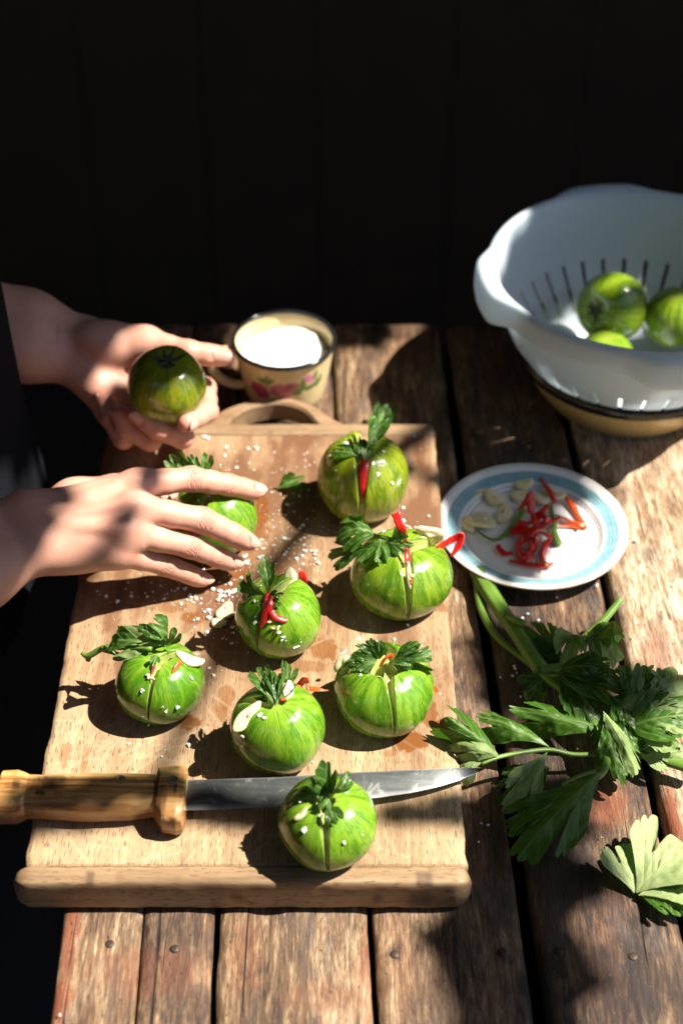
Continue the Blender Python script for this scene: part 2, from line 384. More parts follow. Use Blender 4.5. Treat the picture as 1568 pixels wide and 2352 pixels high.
def blob(X, Y, z, b, ns=240.0, rough=0.55):
    c = P(b[0], b[1], z); rx = b[2] * PX(c); e = P(b[0], b[1] + b[3], z); ry = abs(e[1] - c[1])
    d = np.sqrt(((X - c[0]) / rx) ** 2 + ((Y - c[1]) / ry) ** 2)
    n = fbm(np.stack([X * ns, Y * ns * 0.7, 0 * X + b[0]], -1), 3) - 0.47
    return d + n * rough * 2
for k in range(8):
    (a0, a1), (b0, b1) = SE[k], SE[k + 1]
    nu, nv = 22, 230
    U, Vv = np.meshgrid(np.linspace(0, 1, nu), np.linspace(0, 1, nv), indexing='ij')
    ga, gb = GAP[k] / 2, GAP[k + 1] / 2
    Y = Y0T + Vv * (Y1T - Y0T)
    edge = lambda s: (fbm(np.stack([Y * 30, 0 * Y + s, 0 * Y], -1), 4) - 0.47) * 0.0024
    XL = a0 + Vv * (a1 - a0) + ga + edge(k * 3.1); XR = b0 + Vv * (b1 - b0) - gb + edge(k * 3.1 + 1.5)
    X = XL + U * (XR - XL)
    Z = (fbm(np.stack([X * 40, Y * 6, 0 * X + k], -1), 4) - 0.47) * 0.003 - 0.0012 - 0.0022 * (np.abs(2 * U - 1) ** 10)
    Z = np.minimum(Z, -0.0002)
    st = np.zeros_like(X); ru = np.zeros_like(X)
    for b in STAINS_AND_SHADE:
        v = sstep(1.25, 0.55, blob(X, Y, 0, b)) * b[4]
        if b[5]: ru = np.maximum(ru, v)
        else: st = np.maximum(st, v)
    top = np.stack([X, Y, Z], -1).reshape(-1, 3)
    fs = grid_faces(nu, nv).tolist()
    ring = [i * nv for i in range(nu)] + [(nu - 1) * nv + j for j in range(1, nv)] + [i * nv + nv - 1 for i in range(nu - 2, -1, -1)] + [j for j in range(nv - 2, 0, -1)]
    low = top[ring].copy(); low[:, 2] = -0.03; n0 = len(top)
    for i in range(len(ring)):
        j = (i + 1) % len(ring); fs.append([ring[j], ring[i], n0 + i, n0 + j])
    fs.append([n0 + i for i in range(len(ring))][::-1])
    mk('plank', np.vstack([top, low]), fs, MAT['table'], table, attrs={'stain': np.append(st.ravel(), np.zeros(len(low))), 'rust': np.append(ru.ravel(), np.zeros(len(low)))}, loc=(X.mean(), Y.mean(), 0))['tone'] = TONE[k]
for (x, y) in [(252, 2166), (401, 2177), (906, 2190), (1154, 2185), (1283, 2183), (1453, 2195)]:
    c = P(x, y, 0.0); V, f = lathe([(0.0002, -0.006), (0.0026, -0.004), (0.0033, -0.0006), (0.0026, 0.0006), (0.0002, 0.0002)], 12, c - np.array([0, 0, 0.0009]))
    mk('nail', V, f, MAT['iron'], table)
mk('added_gap_backing', *box_mesh(-0.15, 0.72, 0.42, 1.25, -0.062, -0.052), MAT['dark'], table, smooth=False)  # dark sheet added below the planks to keep the gaps black
for (x0, x1, y0, y1, z0, z1) in [(-0.14, 0.70, 0.47, 0.50, -0.11, -0.063), (-0.14, 0.70, 1.20, 1.23, -0.11, -0.063)]:
    mk('apron', *box_mesh(x0, x1, y0, y1, z0, z1), MAT['table'], table, smooth=False, attrs={'stain': np.zeros(8), 'rust': np.zeros(8)})['tone'] = -0.1
for (x, y) in [(-0.15, 0.46), (0.70, 0.46), (-0.15, 1.19), (0.70, 1.19)]:
    mk('leg', *box_mesh(x, x + 0.055, y + 0.0, y + 0.05, -0.755, -0.0635), MAT['table'], table, smooth=False, attrs={'stain': np.zeros(8), 'rust': np.zeros(8)})['tone'] = -0.1

# ------------------------------------------------------------------ chopping board
board = thing('chopping_board', (-0.06, 0.83, 0), 'scratched beech chopping board with an arched handle lying under the tomatoes', 'chopping board')
BX0, BX1, BY0, BY1 = -0.2035, 0.0808, 0.605, 1.050
nu, nv = 240, 372
U, Vv = np.meshgrid(np.linspace(0, 1, nu), np.linspace(0, 1, nv), indexing='ij')
X = BX0 + U * (BX1 - BX0); Y = BY0 + Vv * (BY1 - BY0)
ex = (fbm(np.stack([Y * 60, 0 * Y, 0 * Y + 4], -1), 4) - 0.47) * 0.003
X = X + ex * (sstep(0.06, 0, U) + sstep(0.94, 1, U))
Z = ZB - 0.002 * (sstep(0.012, 0, U) + sstep(0.988, 1, U)) + (fbm(np.stack([X * 25, Y * 8, 0 * X], -1), 3) - 0.47) * 0.0009
wet = np.zeros_like(X); stn = np.zeros_like(X); scr = np.zeros_like(X); mkk = np.zeros_like(X)
WET = [(940, 1706, 42, 20, 1), (745, 1490, 30, 26, .8), (690, 1530, 55, 14, .55), (870, 1520, 10, 20, .5), (435, 1660, 24, 18, .9), (1010, 1670, 22, 16, .9), (985, 1640, 18, 30, .8), (1005, 1395, 22, 12, .6),
       (600, 1170, 14, 42, 1), (590, 1225, 34, 18, .7), (520, 1310, 60, 24, .8), (470, 1345, 70, 18, .6), (440, 1420, 26, 12, .8), (385, 1395, 40, 12, .5), (520, 1600, 18, 26, .6), (505, 1635, 14, 20, .5), (150, 1735, 12, 30, .45), (195, 1745, 8, 40, .4),
       (560, 1260, 40, 30, .5), (700, 1455, 40, 40, .35), (640, 1345, 20, 50, .4), (980, 1385, 30, 14, .4), (900, 1730, 16, 8, .5)]
for b in WET: wet = np.maximum(wet, sstep(1.12, 0.92, blob(X, Y, ZB, b, 300)) * b[4])
STN = [(610, 1130, 260, 130, .85), (520, 1350, 230, 110, .85), (300, 1350, 130, 60, .55), (650, 1260, 160, 90, .45), (800, 1050, 200, 60, .3), (500, 1640, 40, 60, .35), (560, 1540, 60, 60, .25), (720, 1180, 90, 90, .4), (530, 1730, 30, 20, .25), (330, 1480, 60, 40, .2)]
for b in STN: stn = np.maximum(stn, sstep(1.3, 0.2, blob(X, Y, ZB, b, 70, 0.6)) * b[4])
mot = fbm(np.stack([X * 60, Y * 16, 0 * X + 2], -1), 5)
stn = np.maximum(stn, np.clip(sstep(.66, .95, Y) * .42 * (.2 + 1.6 * mot), 0, .75))
mo2 = fbm(np.stack([X * 130, Y * 45, 0 * X + 7], -1), 4)
stn = np.clip(stn * (.15 + 1.7 * mot) + sstep(.50, .64, mot) * .34 * sstep(.62, .76, Y) + sstep(.52, .66, mo2) * .30 * sstep(.62, .80, Y), 0, .9)
def stroke(A, a, b, wd, s):
    p = P(*a, ZB)[:2]; q = P(*b, ZB)[:2]; d = q - p; L = np.dot(d, d)
    t = np.clip(((X - p[0]) * d[0] + (Y - p[1]) * d[1]) / L, 0, 1)
    r = np.hypot(X - p[0] - t * d[0], Y - p[1] - t * d[1]); np.maximum(A, s * np.exp(-(r / wd) ** 2), out=A)
rs = random.Random(3)
for _ in range(46):
    cx, cy = rs.uniform(90, 1040), rs.uniform(1250, 1980); a = rs.choice([0.15, 0.6, -0.5, 0.02, 1.0, 0.75]) + rs.uniform(-0.25, 0.25); l = rs.uniform(30, 130)
    stroke(scr, (cx - l * math.cos(a), cy - l * math.sin(a)), (cx + l * math.cos(a), cy + l * math.sin(a)), 0.0007, rs.uniform(0.1, 0.42))
for _ in range(38):
    cx, cy = rs.uniform(95, 420), rs.uniform(1640, 1790); a = rs.uniform(-1.2, 0.4); l = rs.uniform(10, 60)
    stroke(scr, (cx - l * math.cos(a), cy - l * math.sin(a)), (cx + l * math.cos(a), cy + l * math.sin(a)), 0.0006, rs.uniform(0.1, 0.4))
for a, b in [((215, 1700), (470, 1720)), ((560, 1975), (700, 1870)), ((330, 1985), (560, 1850)), ((420, 1985), (520, 1890))]: stroke(scr, a, b, 0.0007, .3)
stroke(mkk, (418, 1960), (418, 1985), 0.0006, .9); stroke(mkk, (870, 1960), (885, 1950), 0.0008, .3)
arc = [(640, 1950), (700, 1900), (760, 1885), (820, 1910), (850, 1960)]
for a, b in zip(arc, arc[1:]): stroke(stn, a, b, 0.0016, .55)
for a, b in zip([(690, 1980), (730, 1960), (800, 1975)], [(730, 1960), (800, 1975), (830, 1980)]): stroke(stn, a, b, 0.003, .5)
top = np.stack([X, Y, Z], -1).reshape(-1, 3); fs = grid_faces(nu, nv).tolist()
ring = [i * nv for i in range(nu)] + [(nu - 1) * nv + j for j in range(1, nv)] + [i * nv + nv - 1 for i in range(nu - 2, -1, -1)] + [j for j in range(nv - 2, 0, -1)]
low = top[ring].copy(); low[:, 2] = 0.0075; n0 = len(top)
for i in range(len(ring)):
    j = (i + 1) % len(ring); fs.append([ring[j], ring[i], n0 + i, n0 + j])
fs.append([n0 + i for i in range(len(ring))][::-1])
z0 = np.zeros(len(low))
mk('panel', np.vstack([top, low]), fs, MAT['board'], board, attrs={'wet': np.append(wet.ravel(), z0), 'stain': np.append(stn.ravel(), z0), 'scratch': np.append(scr.ravel(), z0), 'mark': np.append(mkk.ravel(), z0)})

def rounded_bar(x0, x1, yc, zc, hy, hz, pw, nx=120, na=40, jag=0.0006, endr=0.012):
    """a wooden strip along X with rounded section and rounded ends"""
    t = np.linspace(0, 1, nx); xx = x0 + (x1 - x0) * t
    e = np.minimum(xx - x0, x1 - xx); s = np.where(e < endr, np.sqrt(np.clip(1 - (1 - e / endr) ** 2, 0.0, 1)), 1.0); s = np.maximum(s, 0.03)
    a = np.arange(na) * 2 * math.pi / na
    cy = np.sign(np.cos(a)) * np.abs(np.cos(a)) ** pw; cz = np.sign(np.sin(a)) * np.abs(np.sin(a)) ** pw
    sz = 0.35 + 0.65 * s
    V = np.stack([np.repeat(xx[:, None], na, 1), yc + hy * np.outer(s, cy), zc + hz * np.outer(sz, cz)], -1)
    V += (fbm(V * 90, 3)[..., None] - 0.47) * jag * np.array([0, 2.0, 2.0])
    fs = grid_faces(nx, na, cv=True).tolist(); fs.append(list(range(na))); fs.append(list(range((nx - 1) * na, nx * na))[::-1])
    return V.reshape(-1, 3), fs
def zattr(V, **kw):
    d = {k: np.zeros(len(V)) for k in ('wet', 'stain', 'scratch', 'mark')}; d.update(kw); return d
V, f = rounded_bar(-0.2105, 0.0835, 0.5968, 0.0150, 0.0075, 0.0142, 0.36)
mkv = np.zeros(len(V))
for (x, y, r) in [(545, 2058, .0035), (868, 2072, .0035), (212, 2035, .003), (965, 2055, .008), (980, 2022, .0035), (960, 2018, .0025)]:
    c = P(x, y, 0.018); mkv = np.maximum(mkv, sstep(1.3, 0.6, np.abs(V[:, 0] - c[0]) / r) * sstep(1.4, .5, np.abs(V[:, 2] - (0.012 if y > 2040 else .0285)) / (r * 1.2)) * (V[:, 1] < 0.5975))
mk('end_strip', V, f, MAT['board_end'], board, attrs=zattr(V, mark=mkv * 0.8))
V, f = rounded_bar(-0.2000, 0.0815, 1.0590, 0.0185, 0.0085, 0.0108, 0.45, jag=0.0004, endr=0.006)
mk('end_strip', V, f, MAT['board_end'], board, attrs=zattr(V))
# arched carrying handle
n = 64; t = np.linspace(0, 1, n)
O = curve([P(455, 992, ZB), P(500, 945, ZB), P(560, 920, ZB), P(650, 909, ZB), P(715, 924, ZB), P(770, 960, ZB), P(835, 985, ZB), P(900, 992, ZB)], n)
I = curve([P(505, 996, ZB), P(513, 978, ZB), P(560, 938, ZB), P(632, 922, ZB), P(690, 934, ZB), P(722, 962, ZB), P(738, 985, ZB), P(745, 996, ZB)], n)
O[0, 1] = O[-1, 1] = I[0, 1] = I[-1, 1] = 1.052
secs = []
for o, i in zip(O, I):
    o, i = o.copy(), i.copy(); d = norm(np.array([o[0] - i[0], o[1] - i[1], 0])); e = min(0.0022, 0.3 * np.linalg.norm(o - i))
    zt, zb = ZB - 0.0015, 0.0085
    row = []
    for p, s in ((i, 1), (o, -1)):
        pts = [p + d * s * 0.0, p + d * s * 0.0, p + d * s * e]
        pts[0] = np.array([*pts[0][:2], zb]); pts[1] = np.array([*pts[1][:2], zt - e]); pts[2] = np.array([*pts[2][:2], zt])
        row += pts if s == 1 else pts[::-1]
    secs.append(row)
secs = np.array(secs); V = secs.reshape(-1, 3); f = grid_faces(n, 6, cv=True).tolist(); f.append(list(range(6))); f.append(list(range((n - 1) * 6, n * 6))[::-1])
mk('handle', V, f, MAT['board_end'], board, attrs=zattr(V, stain=np.full(len(V), 0.25)), smooth=False)

# ------------------------------------------------------------------ leaves
def leaf_arrays(base, tip, width, up=(0, 0, 1), lobes=3, teeth=3, depth=0.35, spread=0.9, arch=0.12, cup=0.12, crumple=0.085, twist=0.0, seed=0, na=110, nr=30, narrow=1.0, ridge=0.035, fold=0.0):
    """a celery leaflet fanning from base to tip: lobed, toothed, folded along its veins"""
    r = np.random.default_rng(seed)
    base, tip = np.array(base, float), np.array(tip, float); L = np.linalg.norm(tip - base)
    ex = (tip - base) / L; u = np.array(up, float); ez = norm(u - ex * np.dot(u, ex)); ey = np.cross(ez, ex)
    phi = np.linspace(-spread, spread, na); s = phi / spread
    wv = 0.16 / lobes * np.sin(s * 2.3 + r.random() * 6) + 0.10 / lobes * np.sin(s * 5 + r.random() * 6)
    ph = np.clip((s * 0.5 + 0.5 + wv * (1 - s * s)) * lobes, 0, lobes - 1e-6); k = np.floor(ph).clip(0, lobes - 1); fr = ph - k          # 0..1 inside a lobe
    env = 1 - 0.30 * np.abs(s) ** 1.8 * narrow
    nd = depth * (0.75 + 0.5 * r.random(lobes + 1)); bnd = np.round(ph).astype(int)
    edge_d = np.abs(ph - bnd); real = (bnd > 0) & (bnd < lobes)
    lob = 1 - nd[bnd] * np.where(real, np.clip(1 - edge_d / 0.17, 0, 1) ** 1.3, 0)
    lob *= 1 - 0.10 * np.abs(2 * fr - 1) ** 2.5
    tw = (fr + 0.08 * np.sin(fr * 9 + r.random() * 6)) * teeth; saw = np.abs(np.cos(np.pi * (tw - teeth / 2.0))) if teeth % 2 == 0 else np.abs(np.sin(np.pi * tw)); saw = saw ** 0.6
    ta = 0.85 + 0.3 * np.sin(s * 7 + r.random() * 6)
    rr = env * lob * (0.90 + 0.10 * saw * ta) * (1 + 0.14 * (r.random(lobes)[k.astype(int)] - 0.5))
    rr /= rr.max()
    rho = np.linspace(0.02, 1, nr) ** 0.9
    R, PHI = np.meshgrid(rho, phi, indexing='ij')
    body = env * (1 - 0.12 * np.abs(s) ** 2) * 0.97; body /= body.max()
    wmix = np.clip((R - 0.30) / 0.70, 0, 1) ** 1.7
    RR = R * (body[None] * (1 - wmix) + rr[None] * wmix)
    cuneate = RR ** 0.30
    x = RR * np.cos(PHI * 0.92); y = RR * np.sin(PHI) * cuneate
    y = y / np.abs(y).max() * (width / L) * 0.5
    FR = np.tile(fr, (nr, 1))
    sp0 = r.random() * 6
    h = arch * np.sin(np.pi * np.clip(x, 0, 1) ** 0.9) + cup * (y / (width / L * 0.5)) ** 2 * (width / L)
    h += ridge * (np.abs(FR - 0.5) * 2) ** 2 * R ** 2.5 * (width / L) * 1.0 + 1.2 * ridge * np.sin(s[None] * 3.3 + sp0 + R * 2.2) * R ** 1.5 * (width / L)
    h += fold * np.abs(y)
    sp = r.random(3) * 30
    h += crumple * ((fbm(np.stack([x * 4 + sp[0], y * 6 + sp[1], 0 * x + sp[2]], -1), 3) - 0.44) * 2.2 * R + (fbm(np.stack([x * 14 + sp[1], y * 16 + sp[2], 0 * x], -1), 2) - 0.37) * 0.5 * np.minimum(1, (1 - R) * 6))
    yy = np.abs(y) * L; xm = x * L
    dm = np.abs(FR - 0.5) / lobes * 2 * spread * RR * L
    vein = np.exp(-(yy / (0.0005 + 0.0006 * (1 - R))) ** 2)
    sp_ = max(0.0065, L * 0.15); tv = ((xm - 1.25 * yy) / sp_) % 1; side = np.minimum(tv, 1 - tv) * sp_
    vein = np.maximum(vein, 0.75 * np.exp(-(side / 0.0006) ** 2) * (R > 0.12))
    h -= 0.0022 * (1 - np.exp(-(side / (0.28 * sp_)) ** 2)) * -1 * np.minimum(1, (1 - R) * 5) * (width / L) * 2.2
    a = twist * x; y2 = y * np.cos(a) - h * np.sin(a); h2 = y * np.sin(a) + h * np.cos(a)
    V = base + L * (x[..., None] * ex + y2[..., None] * ey + h2[..., None] * ez)
    pale = np.clip(np.exp(-(R / 0.12) ** 2), 0, 1)
    return V.reshape(-1, 3), grid_faces(nr, na), {'vein': vein.ravel(), 'pale': pale.ravel()}

def leaf(parent, base, tip, width, mat='leaf', **kw):
    V, f, at = leaf_arrays(base, tip, width, **kw)
    return mk('leaf', V, f, MAT[mat], parent, attrs=at)

def stalk(parent, pts, rad, name='stem', n=10, m=26, mat='stalk', flat=0.85):
    V, f = tube(pts, rad, n, m, flat=flat); return mk(name, V, f, MAT[mat], parent)

# ------------------------------------------------------------------ tomatoes
def tomato_mesh(R, sq=0.88, slits=(), opening=0.0, rib=0.012, seed=0, nu=240, nv=96, dimple=0.10, flat=0.8):
    r = np.random.default_rng(seed)
    dens = np.linspace(0, 1, 4000, endpoint=False) * 2 * math.pi; wgt = np.ones(4000)
    for s in slits:
        d = np.abs((dens - s[0] + math.pi) % (2 * math.pi) - math.pi); wgt += 9 * np.exp(-(d / 0.09) ** 2)
    c = np.cumsum(wgt); c = (c - c[0]) / c[-1]; u = np.interp(np.arange(nu) / nu, c, dens)
    th = np.linspace(0.004, math.pi - 0.004, nv) ; Uu, T = np.meshgrid(u, th, indexing='ij')
    lob = 1 + rib * np.cos(5 * Uu + r.random() * 6) * np.sin(T) ** 0.5 + 0.010 * np.cos(3 * Uu + r.random() * 6) + 0.012 * np.cos(2 * Uu + r.random() * 6)
    rho = R * np.sin(T) ** 0.92 * lob
    z = R * sq * np.cos(T) - R * dimple * np.exp(-(T / 0.33) ** 2) 
    z = np.where(z < -R * sq * flat, -R * sq * flat - (z + R * sq * flat) * 0.12, z)
    cut = np.zeros_like(T)
    for (u0, th1, wd, dep) in slits:
        d = np.abs((Uu - u0 + math.pi) % (2 * math.pi) - math.pi); arc = d * np.maximum(np.sin(T) * R, 0.0002)
        taper = np.clip(1 - T / th1, 0, 1); ww = wd * (0.22 + 0.78 * taper ** 1.2) * (T < th1)
        g = sstep(1.25, 0.75, arc / np.maximum(ww, 1e-6)) * sstep(th1, th1 - 0.12, T) * (d < 1.5)
        g = np.where(ww > 0, g, 0); cut = np.maximum(cut, g)
        amt = g * dep * (0.45 + 0.55 * taper)
        rho = rho - amt * np.sin(T) * 0.9; z = z - amt * np.cos(T) * 0.9
        lip = np.exp(-((arc - ww * 1.5) / (wd * 0.9 + 1e-6)) ** 2) * (T < th1) * taper          # lips bulge beside the cut
        rho = rho + opening * R * lip * 0.5; z = z + opening * R * lip * 0.25
    if opening: rho = rho * (1 + opening * 0.5 * np.exp(-((T - 0.55) / 0.45) ** 2))
    V = np.stack([np.cos(Uu) * rho, np.sin(Uu) * rho, z], -1)
    pol = np.stack([np.cos(Uu), np.sin(Uu), T], -1)
    return V.reshape(-1, 3), grid_faces(nu, nv, cu=True)[:, ::-1], {'pol': pol.reshape(-1, 3), 'cut': cut.ravel()}

def rot(V, axis, ang):
    a = norm(axis); c, s = math.cos(ang), math.sin(ang)
    return V * c + np.cross(a, V) * s + np.outer(V @ a, a) * (1 - c)

def tomato(label, x, y, rpx, z=None, sq=0.88, slits=(), opening=0.0, tilt=(0, 0), tone=0.0, yellow=0.0, seed=0, group='green striped tomatoes', zscale=1.0, rest=ZB, pole=None, **kw):
    if z is None:
        p = P(x, y, rest + 0.028); R = rpx * PX(p); zc = rest + R * sq * 0.80
        p = P(x, y, zc); R = rpx * PX(p); p = P(x, y, rest + R * sq * 0.8)
    else:
        p = P(x, y, z); R = rpx * PX(p)
    sl = [(math.radians(a), t, wd, dp) for a, t, wd, dp in slits]
    V, f, at = tomato_mesh(R, sq, sl, opening, seed=seed, **kw)
    V[:, 2] *= zscale
    if pole is not None:
        pole = norm(np.array(pole)); ax = np.cross([0, 0, 1], pole); V = rot(V, ax, math.acos(pole[2]))
    V = rot(V, (1, 0, 0), math.radians(tilt[0])); V = rot(V, (0, 1, 0), math.radians(tilt[1]))
    if z is None: p = p.copy(); p[2] = rest - V[:, 2].min() - 0.0004
    o = mk('tomato', V + p, f, MAT['tomato'], loc=p, attrs=at); o['tone'] = tone; o['yellow'] = yellow; o['cream'] = 0.5
    tag(o, label, 'tomato', group)
    return o, p, R

T = {}
T['A'] = tomato('striped green tomato lying in front of the knife blade', 752, 1893, 113, slits=[(-90, 1.95, .0032, .008), (60, 1.1, .002, .008), (170, 1.0, .0022, .007)], seed=1, tone=0.05, tilt=(6, -3))
T['B'] = tomato('large striped tomato at the board edge with garlic slice and folded red chilli behind', 922, 1318, 117, sq=0.80, slits=[(-84, 2.0, .0044, .009), (20, 1.45, .0055, .010), (150, 1.2, .005, .009)], opening=0.04, seed=2, yellow=0.25, tone=-0.01)
T['C'] = tomato('dark green striped tomato at the left of the board under a draped celery sprig', 368, 1570, 102, sq=0.86, slits=[(-100, 1.75, .0022, .008), (35, 1.3, .003, .010)], seed=3, tone=-0.075, tilt=(4, 3))
T['D'] = tomato('striped tomato just behind the knife blade with an oblong garlic slice on its left side', 638, 1675, 108, sq=0.98, slits=[(160, 1.2, .0055, .014), (60, 1.15, .005, .013)], opening=0.03, seed=4, tone=0.0, tilt=(6, -2))
T['E'] = tomato('striped tomato opened at the top into quarters with a curl of chilli in the middle', 882, 1585, 116, sq=0.80, slits=[(-80, 1.85, .0022, .007), (15, 1.5, .0085, .012), (100, 1.35, .010, .012), (175, 1.45, .0085, .012)], opening=0.09, seed=5, tone=-0.01)
T['G'] = tomato('striped tomato near the middle of the board with chilli and pale seeds down its front', 640, 1420, 99, sq=0.93, slits=[(-118, 1.6, .0036, .008), (50, 1.1, .003, .009)], seed=6, tone=0.03, tilt=(7, -4))
T['H'] = tomato('tall yellowish green tomato furthest on the board with chilli in its front split', 833, 1098, 105, sq=1.0, slits=[(-92, 2.35, .0050, .010), (85, 1.4, .008, .012)], opening=0.08, seed=7, yellow=0.75, tone=0.0, zscale=1.0)
T['I'] = tomato('green tomato cupped under the spread fingers of the palm-down hand', 492, 1188, 99, sq=0.93, slits=[(-110, 1.5, .003, .010), (40, 1.2, .003, .010)], seed=8, tone=0.02, tilt=(4, 0))

def stem_scar(o, p, dirn, R, sep=True):
    """dry calyx with curled sepals where the fruit was picked"""
    d = norm(dirn); a = norm(np.cross(d, [0.3, 1, 0.2])); b = np.cross(d, a); c = p + d * R * 0.83
    parts = [tube([c - d * 0.002, c + d * 0.004], [0.0062, 0.0042], 8, 5, up=a)]
    if sep:
        for k in range(6):
            an = k * math.pi / 3 + 0.3; e = a * math.cos(an) + b * math.sin(an); l = rnd.uniform(0.6, 1.0)
            parts.append(tube([c + d * 0.002, c + d * 0.004 + e * 0.006, c + d * (0.004 + 0.005 * rnd.random()) + e * 0.012 * l, c + d * 0.012 * l + e * 0.015 * l], [0.0018, 0.0015, 0.0011, 0.0004], 6, 10, up=a))
    V, f = join(parts); mk('stem', V, f, MAT['stem'], o)
dv = norm(np.array([.12, -.20, .97]))
held, hp, hR = tomato('whole uncut green tomato with dark stem held in the palm-up hand', 383, 884, 92, z=0.106, sq=0.93, seed=9, yellow=0.95, tone=-0.015, dimple=0.16, pole=dv); held['cream'] = 0.0
stem_scar(held, hp, dv, hR)

# ------------------------------------------------------------------ what is tucked into the tomatoes and lies around them
SQ = dict(A=.88, B=.80, C=.86, D=.98, E=.80, G=.93, H=1.0, I=.93)
def on(k, x, y, lift=0.0):
    """point of tomato k seen at x, y (or the nearest point of its outline), lifted off the skin"""
    o, p, R = T[k]; Rv = np.array([R, R, R * SQ[k]]); d = norm(P(x, y, 0) - np.array([0, 0, CH])); o0 = np.array([0, 0, CH])
    a = d / Rv; b = (o0 - p) / Rv; A = a @ a; B = a @ b; Cc = b @ b - 1; D = B * B - A * Cc
    t = (-B - math.sqrt(max(D, 0))) / A
    q = o0 + d * t; n = norm((q - p) / Rv ** 2); return q + n * lift, n

def garlic(label, c, nrm, along, ln, wd, th=0.0022, seed=0, bean=0.12, dome=0.15, group='garlic slices', name='garlic_slice'):
    r = np.random.default_rng(seed); n = norm(nrm); e = np.array(along, float); e = norm(e - n * (e @ n)); g = np.cross(n, e)
    kk = 1.0 if 'plate' in group else .88; ln, wd = ln * kk, wd * kk; k = 36; a = np.arange(k) * 2 * math.pi / k
    x = np.cos(a) * ln / 2; y = np.sin(a) * wd / 2 * (1 - 0.18 * np.cos(a)) + bean * ln * (np.cos(a) ** 2 - 0.4) * 0.5
    jit = 1 + 0.05 * np.cos(3 * a + r.random() * 6) + 0.03 * np.cos(5 * a + r.random() * 6); x *= jit; y *= jit
    rows = []
    for s, h in [(0.04, -.5), (0.9, -.5), (0.985, -.38), (1.0, 0.0), (0.985, .38), (0.9, .5 + dome * .3), (0.55, .5 + dome), (0.04, .5 + dome * 1.2)]:
        rows.append(np.array(c) + (x * s)[:, None] * e + (y * s)[:, None] * g + n * (h * th + (np.cos(a * 2 + 1) * 0.12 * th * s)[:, None]))
    V = np.array(rows).reshape(-1, 3); f = grid_faces(len(rows), k, cv=True).tolist()
    f.append(list(range(k))[::-1]); f.append(list(range((len(rows) - 1) * k, len(rows) * k)))
    return tag(mk(name, V, f, MAT['garlic'], loc=c), label, 'garlic', group)

def chilli(label, pts, rad, mat='chilli', flat=0.38, up=(0, 0, 1), group='red chilli pieces', n=8, m=26):
    aa = np.arange(12) * 2 * math.pi / 12; yy = np.sin(aa) * flat + .55 * (np.cos(aa) ** 2 - .5) * flat * 1.2        # a curved strip of flesh
    V, f = tube(pts, rad, n, m, up=norm(np.array(up, float) + rng.normal(size=3) * .25), prof=np.stack([np.cos(aa), yy if rng.random() < .5 else -yy[::-1]], -1))
    V = V + ((fbm(V * 420, 3) - 0.44)[:, None] * 0.0011)
    return tag(mk('chilli_strip', V, f, MAT[mat], loc=np.mean(np.array(pts), axis=0), attrs={'inner': np.tile((np.sin(aa) < -.3).astype(float), len(V) // 12)}), label, 'chilli', group)

def seeds(pts, label):
    parts = []
    for q in pts:
        V, f = lathe([(0.00005, -.0006), (.0012, -.0005), (.0017, 0), (.0012, .0006), (.00005, .0008)], 10, (0, 0, 0))
        V = rot(V, rng.normal(size=3), rng.random() * 2) * np.array([1.15, .9, 1]); parts.append((V + q, f))
    V, f = join(parts); tag(mk('chilli_seeds', V, f, MAT['seed']), label, 'chilli seeds', kind='stuff')

cam_dir = lambda p: norm(np.array([0, 0, CH]) - np.array(p))
LG = 'celery leaves tucked into the tomatoes'
def sprig(label, at, group=LG): return thing('celery_leaf', at, label, 'celery leaf', group)

# tomato A (front)
p, n = on('A', 757, 1832, 0); r = sprig('upright dark celery leaf in the tomato in front of the knife', p)
leaf(r, p - [0, 0, .004], P(750, 1742, .099), .021, 'leaf_dark', up=(-.3, -1, .3), lobes=3, teeth=2, seed=21, cup=.5, spread=.8, ridge=.15)
leaf(r, p + [0, -.001, .004], P(797, 1768, .094), .011, 'leaf_dark', up=(.2, -1, .4), lobes=3, teeth=2, seed=22, cup=.4, arch=.35, spread=.8)
leaf(r, p, P(734, 1806, .086), .009, 'leaf', up=(-.3, -1, .6), lobes=2, teeth=2, seed=23, cup=.3)
leaf(r, on('A', 757, 1840, .002)[0], on('A', 735, 1862, .004)[0], .010, 'leaf', up=cam_dir(p), lobes=3, teeth=2, seed=24, arch=.3)
leaf(r, on('A', 752, 1850, .001)[0], on('A', 775, 1893, .003)[0], .012, 'leaf_dark', up=cam_dir(p), lobes=3, teeth=2, seed=25, arch=.3)
stalk(r, [p - [0, 0, .008], p + [0, 0, .006], P(757, 1790, .09)], [.0014, .0012, .0007], m=12)
q, n = on('A', 692, 1871, .0002); garlic('sliver of garlic showing in the left cut of the tomato in front of the knife', q, n, P(720, 1860, .07) - P(670, 1885, .07), .013, .0042, .002, 31)
# tomato B
q0, n = on('B', 935, 1240, 0); r = sprig('large celery sprig hanging left over the tomato with the folded chilli loop', q0)
leaf(r, on('B', 880, 1243, .003)[0], P(862, 1308, .072), .036, 'leaf', up=norm(cam_dir(q0) + [0, 0, .3]), lobes=5, teeth=3, seed=41, arch=.18, cup=-.2, ridge=.16, crumple=.07)
leaf(r, on('B', 870, 1238, .003)[0], P(776, 1225, .084), .030, 'leaf', up=(-.1, -.2, 1), lobes=5, teeth=3, seed=42, arch=.22, cup=-.3, ridge=.15)
leaf(r, on('B', 850, 1262, .003)[0], P(755, 1275, .060), .030, 'leaf_dark', up=(-.2, -.7, 1), lobes=3, teeth=3, seed=43, arch=.10, crumple=.08)
leaf(r, on('B', 885, 1250, .002)[0], on('B', 945, 1262, .006)[0], .018, 'leaf_dark', up=cam_dir(q0), lobes=3, teeth=3, seed=44)
